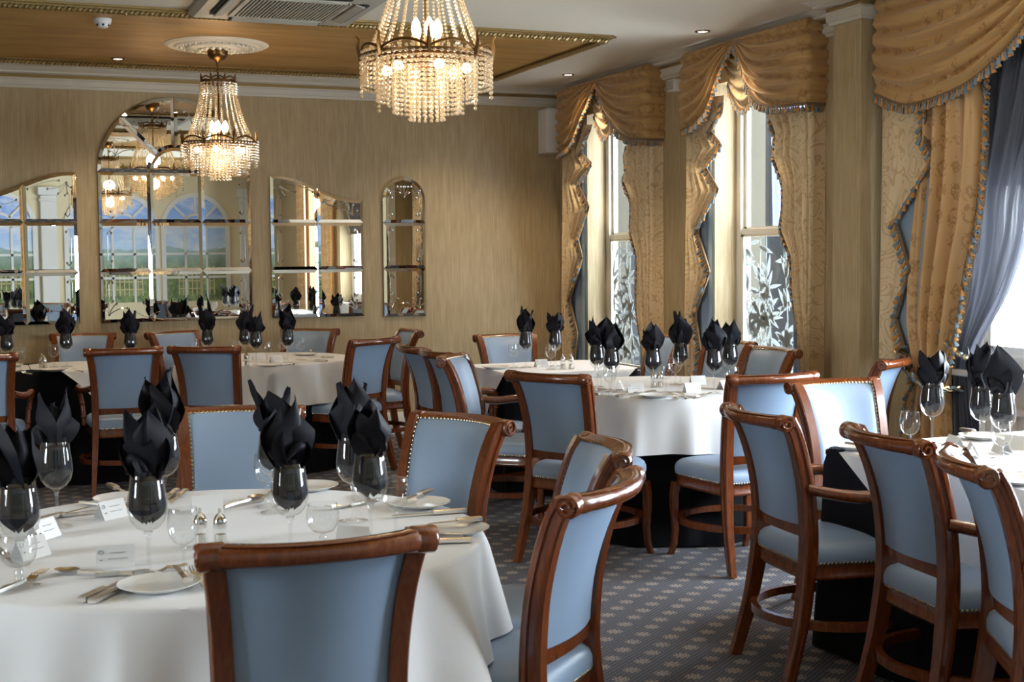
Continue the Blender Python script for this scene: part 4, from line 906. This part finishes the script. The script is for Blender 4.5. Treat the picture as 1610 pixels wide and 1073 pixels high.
def square_table(x0, x1, y0, y1, label, blabel, overlays, seed):
    """square table, black cloth to the floor, white square cloth(s) laid cornerwise so their corners hang over the sides"""
    cx, cy_ = (x0 + x1) / 2, (y0 + y1) / 2; hx, hy = (x1 - x0) / 2, (y1 - y0) / 2
    t = thing('square_table', (cx, cy_, 0), 0, label, 'table')
    MB().rbox(-hx + .01, hx - .01, -hy + .01, hy - .01, .72, .745, .005, 1).build('tabletop', M['wood'], t)
    for sx in (-1, 1):
        for sy in (-1, 1): MB().rbox(sx * (hx - .09) - .03, sx * (hx - .09) + .03, sy * (hy - .09) - .03, sy * (hy - .09) + .03, 0.001, .72, .004, 1).build('leg', M['wood'], t)
    rg = random.Random(seed); ph = [rg.uniform(0, 6) for _ in range(4)]; per = []
    c = .03
    for (ax, ay), (bx, by) in (((-hx + c, -hy), (hx - c, -hy)), ((hx, -hy + c), (hx, hy - c)), ((hx - c, hy), (-hx + c, hy)), ((-hx, hy - c), (-hx, -hy + c))):
        n = 26; per += [(lerp(ax, bx, i / n), lerp(ay, by, i / n)) for i in range(n + 1)]
    N = len(per)
    def f(u, v):
        i = int(round(u * N)) % N; px, py = per[i]; L = math.hypot(px, py); s_ = i / N * 2 * PI
        if v < .08: k = 1 - .01 / L; return (px * k, py * k, .749)
        q = (v - .08) / .92; corner = max(0, 1 - min(abs(abs(px) - hx) + abs(abs(py) - hy), .16) / .16)
        k = 1 + (.006 + q * (.014 * math.sin(13 * s_ + ph[0]) + .010 * math.sin(29 * s_ + ph[1]) + .035 * corner)) / L
        return (px * k, py * k, .744 - .732 * q)
    m = MB().grid(f, N, 14, cu=True); m.fan([(px * (1 - .01 / math.hypot(px, py)), py * (1 - .01 / math.hypot(px, py)), .749) for px, py in per])
    o = m.build('under_cloth', M['black'], None, ang=70); o.location = (cx, cy_, 0); tag(o, blabel, 'tablecloth')
    for (ux0, ux1, uy0, uy1, cut, lab) in overlays:
        hx_, hy_ = (ux1 - ux0) / 2, (uy1 - uy0) / 2; ox, oy = (ux0 + ux1) / 2, (uy0 + uy1) / 2; zt = .7525
        m = MB(); top = [(-hx_ + cut, -hy_), (hx_ - cut, -hy_), (hx_, -hy_ + cut), (hx_, hy_ - cut), (hx_ - cut, hy_), (-hx_ + cut, hy_), (-hx_, hy_ - cut), (-hx_, -hy_ + cut)]
        m.fan([(px, py, zt) for px, py in top])
        sides = []
        if abs(uy0 - y0) < .01: sides.append((top[0], top[1], (0, -1)))
        if abs(ux1 - x1) < .01: sides.append((top[2], top[3], (1, 0)))
        if abs(uy1 - y1) < .01: sides.append((top[4], top[5], (0, 1)))
        if abs(ux0 - x0) < .01: sides.append((top[6], top[7], (-1, 0)))
        for a, b, nn in sides:                                   # hanging corner with soft folds
            Ls = math.hypot(b[0] - a[0], b[1] - a[1]); dep = min(Ls / 2, .40)
            def g_(u, v, a=a, b=b, nn=nn, dep=dep, Ls=Ls):
                d = dep * (1 - abs(2 * u - 1)) * v; bow = .010 + .020 * v * math.sin(9 * u + 1) * (1 - abs(2 * u - 1)) + .014 * v
                k = 0 if v == 0 else 1
                return (lerp(a[0], b[0], u) + nn[0] * bow * k + (.02 * (b[0] - a[0]) / Ls) * v * math.sin(6 * u), lerp(a[1], b[1], u) + nn[1] * bow * k + (.02 * (b[1] - a[1]) / Ls) * v * math.sin(6 * u), zt - .002 * k - d)
            m.grid(g_, 28, 10)
        o = m.build('tablecloth', M['linen'], None, ang=70); o.location = (ox, oy, 0); tag(o, lab, 'tablecloth')
square_table(-.42, 1.10, 8.86, 9.62, 'long table at the far left under the arched mirror', 'black floor-length cloth of the far left table', [(-.42, .34, 8.86, 9.62, .17, 'left white overlay with a hanging corner on the far left table'), (.345, 1.10, 8.86, 9.62, .17, 'right white overlay with a hanging corner on the far left table')], 2)
square_table(2.96, 3.84, 7.22, 8.02, 'small square table before the far window', 'black cloth of the small square table before the far window', [(2.96, 3.84, 7.22, 8.02, .06, 'white overlay hanging in a point on the small far square table')], 4)
square_table(2.84, 4.25, 2.50, 3.97, 'square table at the right edge below the nearest window', 'black cloth of the right-hand table with a sharp corner', [(2.84, 4.25, 2.50, 3.97, .14, 'white overlay curving over the black cloth of the right-hand table')], 6)

# ------------------------------------------------------------------ glasses and napkins
def make_glass(name, prof_b, prof_s, label_cat='wine glass'):
    t = thing(name, (0, 0, 0), 0, '', label_cat, None)
    b = MB().lathe(prof_b, 28).build('bowl', M['glass'], t, ang=60); MB().lathe(prof_s, 20).build('stem', M['glass'], t, ang=60); return t
BIG = [(.0005, .100), (.012, .1015), (.026, .109), (.038, .125), (.0435, .147), (.0435, .160), (.041, .182), (.0375, .205), (.0355, .226), (.0347, .2265), (.0355, .22)]
BIGS = [(.0395, 0), (.0395, .0018), (.030, .004), (.012, .0075), (.006, .013), (.0042, .025), (.0042, .075), (.0055, .09), (.010, .0985), (.0005, .100)]
SM = [(.0005, .068), (.010, .069), (.022, .076), (.031, .090), (.0345, .107), (.0345, .117), (.0325, .137), (.0305, .150), (.0298, .1502), (.0305, .146)]
SMS = [(.034, 0), (.034, .0018), (.024, .004), (.010, .007), (.0055, .012), (.0045, .022), (.0045, .052), (.006, .062), (.0005, .068)]
GO = [(.0005, .045), (.012, .046), (.026, .052), (.036, .066), (.0395, .083), (.0385, .100), (.035, .116), (.034, .1162), (.035, .112)]
GOS = [(.033, 0), (.033, .002), (.020, .006), (.010, .014), (.007, .026), (.009, .038), (.0005, .045)]
protos['wine'] = (make_glass('wine_glass', BIG, BIGS), False); protos['small'] = (make_glass('small_wine_glass', SM, SMS), False); protos['goblet'] = (make_glass('water_goblet', GO, GOS, 'goblet'), False)
def napkin_mesh(seed, tall):
    rg = random.Random(seed); m = MB(); ph = rg.uniform(0, 6)
    def core(u, v):                  # the part stuffed down inside the bowl
        a = 2 * PI * u; z = lerp(.122, .238, v); R = interp([(.100, .004), (.109, .026), (.125, .038), (.147, .0435), (.16, .0435), (.182, .041), (.205, .0375), (.24, .0355)], z) - .0022
        R *= .35 + .65 * min(1, v * 5) ** .5; R -= .004 * (1 + math.sin(7 * a + ph + 5 * v)) * .5; return (R * math.cos(a), R * math.sin(a), z + .006 * (1 - min(1, v * 4)) * math.sin(4 * a + ph))
    m.grid(core, 36, 12, cu=True)
    n = rg.choice((4, 4, 5)); a0 = rg.uniform(0, 6)
    for i in range(n):               # pointed leaves of cloth standing above the rim
        a = a0 + 2 * PI * i / n + rg.uniform(-.35, .35); L = tall * rg.uniform(.72, 1.12); w_ = rg.uniform(.052, .068); bend = rg.uniform(.0, .055); tip = rg.uniform(-.022, .022); r0 = rg.uniform(.004, .016); fold = rg.uniform(.004, .020); tw = rg.uniform(-.35, .35); low = rg.uniform(.42, .56)
        d = Vector((math.cos(a), math.sin(a), 0)); q = Vector((-d.y, d.x, 0)); px = rg.uniform(.8, 1.35)
        def f(u, v):
            uu = 2 * u - 1; wd = w_ * (.50 + .50 * math.sin(PI / 2 * v / low)) if v < low else w_ * (1 - ((v - low) / (1 - low)) ** px)
            qq = q * math.cos(tw * v) + d * math.sin(tw * v); wave = .0035 * math.sin(8 * v + 3 * uu + ph)
            return Vector((0, 0, .212 + L * v + .010 * uu * math.sin(2.5 * v))) + d * (r0 + bend * v * v + wave + fold * (1 - abs(uu) ** .7) * (1 - .4 * v) - .42 * wd * uu * uu + .014 * math.sin(PI * v)) + qq * (uu * wd + tip * v * v)
        m.grid(f, 12, 14)
    for i in range(3):               # rolled folds where the cloth is gathered at the rim
        a = rg.uniform(0, 6); d = Vector((math.cos(a), math.sin(a), 0)); q = Vector((-d.y, d.x, 0))
        m.tube([d * (.026 + .012 * math.sin(PI * k / 8)) + q * (-.030 + .060 * k / 8) + Vector((0, 0, .222 + .03 * math.sin(PI * k / 8) + .008 * i)) for k in range(9)], [.004 + .008 * math.sin(PI * k / 8) for k in range(9)], 8)
    return m
NAPS = [napkin_mesh(40 + i, (.150, .160, .138, .165, .155, .142, .162, .150)[i]).build('folded_napkin', M['napkin'], None, ang=180) for i in range(8)]
for o in NAPS: o['category'] = 'napkin'
nap_used = [False] * 8; nk = 0
def napkin(p, rz, label, v=None, z=.755, sc_=1.0):
    global nk
    v = nk % 8 if v is None else v; nk += 1
    o = NAPS[v] if not nap_used[v] else NAPS[v].copy()
    if nap_used[v]: col.objects.link(o)
    nap_used[v] = True; o.location = (p[0], p[1], z); o.rotation_euler = (0, 0, rz); o.scale = (sc_,) * 3; tag(o, label, 'napkin', 'black folded napkins'); return o
ZT = .7545
def wine(p, where, v=None, rz=None):
    place('wine', (*p, ZT), rnd.uniform(0, 6), 'wine glass holding a napkin, ' + where, 'wine glasses with napkins')
    napkin(p, rnd.uniform(0, 6) if rz is None else rz, 'black napkin in the wine glass, ' + where, v, ZT)
def small(p, where): place('small', (*p, ZT), 0, 'small empty wine glass, ' + where, 'small wine glasses')
def goblet(p, where): place('goblet', (*p, ZT), 0, 'low empty water goblet, ' + where, 'water goblets')
for px, w in [((0.344, 2.959), 'in the left foreground behind the big chair rail'), ((0.080, 2.980), 'leftmost on the foreground table'), ((0.190, 3.613), 'second from left, at the back of the foreground table'), ((0.477, 3.696), 'behind the left foreground glass, by the far chair'),
              ((0.667, 2.986), 'centre of the foreground table, in front of its pair'), ((0.754, 3.567), 'centre of the foreground table, rear of the pair'), ((0.919, 3.355), 'right of the foreground table, rear of the pair'), ((0.882, 3.065), 'right of the foreground table, tall pointed one'),
              ((3.067, 6.280), 'far left of the middle round table'), ((3.017, 6.009), 'left front of the middle round table'), ((3.189, 5.884), 'centre front of the middle round table'), ((3.525, 6.196), 'centre back of the middle round table, tallest'), ((3.445, 5.716), 'right front of the middle round table'), ((3.686, 5.954), 'right back of the middle round table'),
              ((3.221, 7.616), 'left on the small far square table'), ((3.423, 7.615), 'right on the small far square table'),
              ((1.467, 8.986), 'alone at the left of the far round table'), ((1.717, 8.970), 'rear of the middle pair on the far round table'), ((1.719, 8.610), 'front of the middle pair on the far round table'), ((1.954, 8.716), 'at the right of the far round table'),
              ((0.570, 9.128), 'in the middle of the far left table'), ((0.205, 9.104), 'at the left end of the far left table'), ((0.951, 8.862), 'at the right end of the far left table'),
              ((3.219, 3.823), 'by the tied gold drape on the right-hand table'), ((3.290, 3.647), 'rear one before the bright window on the right-hand table'), ((3.199, 3.447), 'front one before the bright window on the right-hand table')]: wine(px, w)
for px, w in [((0.959, 3.110), 'right of the foreground table'), ((0.752, 3.659), 'behind the centre pair on the foreground table'), ((0.416, 2.932), 'between the shakers and the left foreground wine glass'),
              ((3.246, 5.855), 'before the shakers on the middle round table'), ((2.926, 5.849), 'left front of the middle round table'), ((3.483, 6.178), 'rear centre of the middle round table'), ((3.025, 6.151), 'far left of the middle round table'),
              ((3.154, 7.653), 'left on the small far square table'), ((3.301, 7.412), 'right on the small far square table'), ((1.805, 8.679), 'right of the middle pair on the far round table'), ((2.095, 8.948), 'rightmost on the far round table'), ((1.997, 9.068), 'rear right of the far round table'), ((1.412, 9.203), 'left on the far round table'), ((1.669, 9.059), 'beside the middle pair on the far round table'),
              ((0.490, 9.115), 'left of the middle napkin on the far left table'), ((0.279, 8.902), 'near the left end of the far left table'), ((2.987, 3.661), 'left of the tied drape on the right-hand table'), ((3.082, 3.324), 'front right of the right-hand table')]: small(px, w)
for px, w in [((0.075, 2.965), 'at the left edge of the foreground table'), ((0.755, 3.032), 'beside the centre glass of the foreground table'), ((3.639, 5.866), 'at the right of the middle round table')]: goblet(px, w)

# ------------------------------------------------------------------ place cards, shakers, plates, cutlery
def make_card():
    t = thing('place_card', (0, 0, 0), 0, '', 'place card', 'folded place cards')
    a = .024; h = .048
    MB().add([(-.042, -a, 0), (.042, -a, 0), (.042, 0, h), (-.042, 0, h), (.042, a, 0), (-.042, a, 0), (-.042, -a + .0012, 0), (.042, -a + .0012, 0), (.042, 0, h - .002), (-.042, 0, h - .002), (.042, a - .0012, 0), (-.042, a - .0012, 0)],
             [(0, 1, 2, 3), (3, 2, 4, 5), (7, 6, 9, 8), (8, 9, 11, 10), (0, 6, 7, 1), (5, 4, 10, 11), (1, 7, 8, 2), (2, 8, 10, 4), (0, 3, 9, 6), (3, 5, 11, 9)]).build('card', M['card'], t, smooth=False)
    m = MB(); n = Vector((0, -h, a)).normalized()
    def on(x, f): return Vector((x, -a * (1 - f) - .0006, h * f + .0004))
    for x0, x1, f in ((-.012, .024, .66), (-.016, .027, .40)):
        m.tube([on(lerp(x0, x1, i / 22), f + .028 * math.sin(i * 2.1) * (1 if i % 5 else .2)) for i in range(23)], .0005, 4)
    m.tube([on(-.032 + .005 * math.cos(a_), .70 + .09 * math.sin(a_)) for a_ in [2 * PI * i / 10 for i in range(10)]], .0008, 4, closed=True); m.tube([on(-.034 + .006 * i / 5, .34 + .05 * (i % 2)) for i in range(6)], .0008, 4)
    m.build('lettering', M['ink'], t); return t
protos['card'] = (make_card(), False)
for px, dg, w in [((0.286, 3.091), -8, 'facing the camera in front of the left foreground glass'), ((0.110, 3.270), 40, 'at the left edge of the foreground table'), ((0.333, 3.686), 35, 'turned away at the back left of the foreground table'), ((0.584, 3.647), 175, 'plain back showing before the far chair, foreground table'), ((0.149, 3.485), 50, 'leaning side on, left of the foreground table'), ((0.840, 3.069), 140, 'by the right glasses of the foreground table'),
                  ((3.124, 5.954), -20, 'left front of the middle round table'), ((3.378, 5.821), -5, 'squarely facing the camera on the middle round table'), ((3.606, 6.153), 170, 'grey back showing behind on the middle round table'), ((3.604, 5.884), 30, 'at the right edge of the middle round table'), ((3.110, 6.106), 60, 'seen edge on at the left of the middle round table'),
                  ((3.325, 7.614), 5, 'on the small far square table'), ((1.834, 9.095), 180, 'behind the front glass on the far round table'), ((1.893, 8.811), 10, 'before the right glass on the far round table'), ((3.145, 3.536), 55, 'lettered, in the middle of the right-hand table'), ((3.299, 3.558), 70, 'behind the small glass on the right-hand table'), ((3.215, 3.701), 75, 'nearest the tied drape on the right-hand table'), ((3.409, 3.606), 110, 'rightmost on the right-hand table')]:
    place('card', (*px, ZT), math.radians(dg), 'white folded place card ' + w)
def make_shaker():
    t = thing('shaker', (0, 0, 0), 0, '', 'shaker', 'glass and silver shakers')
    MB().lathe([(.001, 0), (.019, 0), (.020, .004), (.017, .022), (.0155, .045), (.001, .046)], 12).build('body', M['glass'], t, smooth=False)
    MB().lathe([(.0165, .044), (.0172, .05), (.0165, .062), (.012, .073), (.005, .079), (.003, .083), (.0045, .088), (.001, .093)], 16).build('cap', M['chrome'], t)
    MB().lathe([(.0008, .004), (.0135, .004), (.013, .028), (.0008, .03)], 10).build('filling', M['steel'], t); return t
protos['shaker'] = (make_shaker(), False)
for px, w in [((0.499, 3.226), 'left of the pair on the foreground table'), ((0.543, 3.206), 'right of the pair on the foreground table'), ((3.332, 6.141), 'left of the pair on the middle round table'), ((3.361, 6.125), 'right of the pair on the middle round table'), ((3.386, 7.419), 'left of the pair on the small far table'), ((3.431, 7.394), 'right of the pair on the small far table'), ((0.424, 8.984), 'front of the pair on the far left table'), ((0.417, 9.155), 'rear of the pair on the far left table'), ((1.662, 8.642), 'on the far round table below the middle pair')]:
    place('shaker', (*px, ZT), 0, 'glass shaker with silver cap, ' + w)
o = MB().lathe([(.001, .004), (.045, .004), (.055, .0055), (.083, .0135), (.0865, .0155), (.0865, .0145), (.058, .002), (.048, 0), (.001, 0)], 36).build('side_plate', M['porcelain'], None, ang=50); o['category'] = 'plate'; protos['plate'] = (o, False)
for px, w in [((0.349, 2.834), 'in the left front of the foreground table'), ((1.143, 3.476), 'at the right back of the foreground table'), ((0.928, 3.879), 'at the far edge behind the centre glasses'), ((0.390, 3.915), 'at the far edge behind the left glasses'), ((1.115, 3.104), 'at the right edge of the foreground table'),
              ((3.102, 5.691), 'at the near edge of the middle round table'), ((3.016, 7.621), 'on the small far square table'), ((2.226, 9.345), 'at the right back of the far round table'), ((1.776, 8.465), 'at the near edge of the far round table'), ((0.469, 8.799), 'at the near edge of the far left table'), ((0.222, 9.319), 'at the left end of the far left table'), ((3.486, 3.859), 'at the window side of the right-hand table'), ((2.909, 3.059), 'at the right photo edge on the right-hand table'), ((2.904, 3.853), 'at the far left corner of the right-hand table')]:
    place('plate', (*px, ZT), 0, 'white side plate ' + w, 'white side plates')
def handle(m, L, w0, mi=0): m.tube([(0, 0, .005), (.004, 0, .006), (L * .5, 0, .006), (L, 0, .005)], .004, sec=[(-w0, -.003), (w0, -.003), (w0 * .8, .0035), (-w0 * .8, .0035)], mi=mi)
def make_cutlery(kind):
    t = thing(kind, (0, 0, 0), 0, '', {'dinner_knife': 'knife', 'butter_knife': 'knife', 'dinner_fork': 'fork', 'dessert_spoon': 'spoon'}[kind], None); m = MB(); b = MB()
    if 'knife' in kind:
        k = .72 if kind == 'butter_knife' else 1; m.tube([(0, 0, .0065), (.006, 0, .0065), (.05 * k, 0, .0065), (.088 * k, 0, .0065), (.094 * k, 0, .0055)], .006, sec=[(-.0105, -.004), (-.006, -.0062), (.006, -.0062), (.0105, -.004), (.0105, .004), (.006, .0062), (-.006, .0062), (-.0105, .004)])
        L = .21 * k; pr = [(.094 * k, -.005), (.11 * k, -.0065), (L * .85, -.0075), (L * .97, -.003), (L, .006), (.11 * k, .006), (.094 * k, .005)]
        b.add([(x, y_, .005) for x, y_ in pr] + [(x, y_, .0068) for x, y_ in pr], [tuple(reversed(range(7))), tuple(range(7, 14))] + [(i, (i + 1) % 7, 7 + (i + 1) % 7, 7 + i) for i in range(7)]); nm = 'blade'
    elif 'fork' in kind:
        handle(m, .115, .0055); pts = [(.115, .004), (.135, .011), (.15, .012)]
        b.grid(lambda u, v: (lerp(.112, .155, v), (2 * u - 1) * interp([(0, .004), (.5, .011), (1, .012)], v), .0055 + .004 * v - .006 * math.sin(PI * v)), 6, 6)
        for i in range(4): b.tube([(.153, -.0102 + i * .0068, .0095), (.175, -.0102 + i * .0068, .0085), (.198, -.0095 + i * .0063, .013)], [.0020, .0019, .0008], 5)
        nm = 'tines'
    else:
        handle(m, .13, .0055)
        b.grid(lambda u, v: ((lambda r, a: (.158 + .030 * r * math.cos(a), .020 * r * math.sin(a), .003 + .008 * r * r))(v, 2 * PI * u)), 18, 5, cu=True); nm = 'spoon_bowl'
    m.build('handle', M['steel'], t); b.build(nm, M['steel'], t); return t
for k in ('dinner_knife', 'butter_knife', 'dinner_fork', 'dessert_spoon'): protos[k] = (make_cutlery(k), False)
def cut(kind, a, b, where, z=0):       # from handle end towards tip
    place(kind, (*a, ZT + z), math.atan2(b[1] - a[1], b[0] - a[0]), {'dinner_knife': 'silver dinner knife ', 'butter_knife': 'silver-handled butter knife ', 'dinner_fork': 'silver fork ', 'dessert_spoon': 'silver spoon '}[kind] + where, 'silver cutlery')
for k, a, b, w, z in [('dinner_knife', (0.188, 2.783), (0.305, 2.945), 'left of the front plate, outer of the two', 0), ('dinner_knife', (0.207, 2.763), (0.314, 2.916), 'left of the front plate, inner of the two', 0), ('dessert_spoon', (0.312, 2.974), (0.165, 3.067), 'lying before the front place card', 0), ('dinner_fork', (0.233, 2.991), (0.321, 2.989), 'behind the spoon at the front place card', 0),
   ('butter_knife', (0.403, 2.792), (0.396, 2.961), 'resting on the front plate of the foreground table', .016), ('dinner_fork', (0.435, 2.772), (0.442, 2.973), 'right of the front plate, by the big chair', 0), ('dinner_fork', (0.023, 2.913), (0.103, 3.031), 'at the lower left edge of the foreground table', 0), ('dinner_knife', (0.037, 3.363), (0.081, 3.151), 'at the left photo edge of the foreground table', 0),
   ('butter_knife', (0.367, 4.098), (0.407, 3.907), 'resting on the plate behind the left glasses', .016), ('dinner_fork', (0.270, 3.929), (0.352, 3.837), 'behind the back left place card', 0), ('dinner_fork', (0.210, 3.743), (0.298, 3.761), 'left of the back left place card', 0), ('dinner_knife', (0.143, 3.698), (0.211, 3.762), 'at the back left under the second wine glass', 0),
   ('dinner_knife', (0.576, 3.987), (0.488, 3.752), 'inner of two behind the left foreground glass', 0), ('dinner_knife', (0.553, 4.009), (0.471, 3.781), 'outer of two behind the left foreground glass', 0), ('dessert_spoon', (0.634, 3.674), (0.727, 3.768), 'right of the plain place card', 0), ('dinner_fork', (0.810, 3.864), (0.734, 3.710), 'behind the centre pair of glasses', 0),
   ('butter_knife', (1.215, 3.593), (1.111, 3.491), 'resting on the right back plate', .016), ('dinner_knife', (1.231, 3.343), (0.996, 3.356), 'in front of the right back plate', 0), ('butter_knife', (1.199, 3.143), (1.082, 3.137), 'resting on the right edge plate', .016), ('dinner_knife', (1.113, 2.982), (0.976, 3.022), 'in front of the right edge plate, nearer', 0), ('dinner_knife', (1.111, 3.039), (0.987, 3.080), 'in front of the right edge plate, farther', 0), ('dinner_fork', (1.043, 3.731), (1.033, 3.527), 'behind the right pair of glasses', 0), ('dinner_fork', (1.071, 3.605), (0.977, 3.564), 'by the right pair of glasses', 0),
   ('dinner_fork', (3.223, 5.531), (3.259, 5.813), 'right of the near plate, middle round table', 0), ('dinner_fork', (3.171, 5.526), (3.219, 5.799), 'touching the near plate, middle round table', 0), ('dinner_knife', (2.930, 5.780), (3.126, 5.917), 'left of the near plate, middle round table', 0), ('dessert_spoon', (3.228, 5.935), (3.027, 5.831), 'above the near plate, middle round table', 0), ('dinner_knife', (3.269, 5.572), (3.514, 5.786), 'under the right front wine glass, middle round table', 0), ('dinner_fork', (2.984, 6.210), (2.969, 5.999), 'at the left of the middle round table', 0), ('dinner_knife', (2.870, 5.981), (2.902, 5.828), 'at the left edge of the middle round table', 0),
   ('butter_knife', (2.333, 9.573), (2.160, 9.243), 'resting on the right back plate, far round table', .016), ('dinner_knife', (2.340, 9.007), (2.219, 9.142), 'at the right edge of the far round table', 0), ('dinner_fork', (1.836, 8.432), (1.960, 8.535), 'by the near plate, far round table', 0), ('dinner_knife', (2.214, 8.693), (2.096, 8.821), 'nearest the right edge of the far round table', 0),
   ('dinner_fork', (0.631, 8.607), (0.579, 8.846), 'right of the near plate, far left table', 0), ('dinner_fork', (0.330, 8.569), (0.265, 8.806), 'at the seam of the far left table', 0), ('dinner_knife', (3.025, 3.171), (2.941, 3.184), 'before the small glass on the right-hand table', 0), ('butter_knife', (3.489, 3.976), (3.486, 3.859), 'resting on the window side plate of the right-hand table', .016), ('dinner_knife', (3.423, 3.652), (3.532, 3.651), 'behind the small glass on the right-hand table', 0), ('dinner_fork', (2.874, 3.868), (2.881, 3.796), 'on the corner plate of the right-hand table', .016)]: cut(k, a, b, w, z)
for k, (o, used) in protos.items():
    if not used: bpy.data.objects.remove(o)
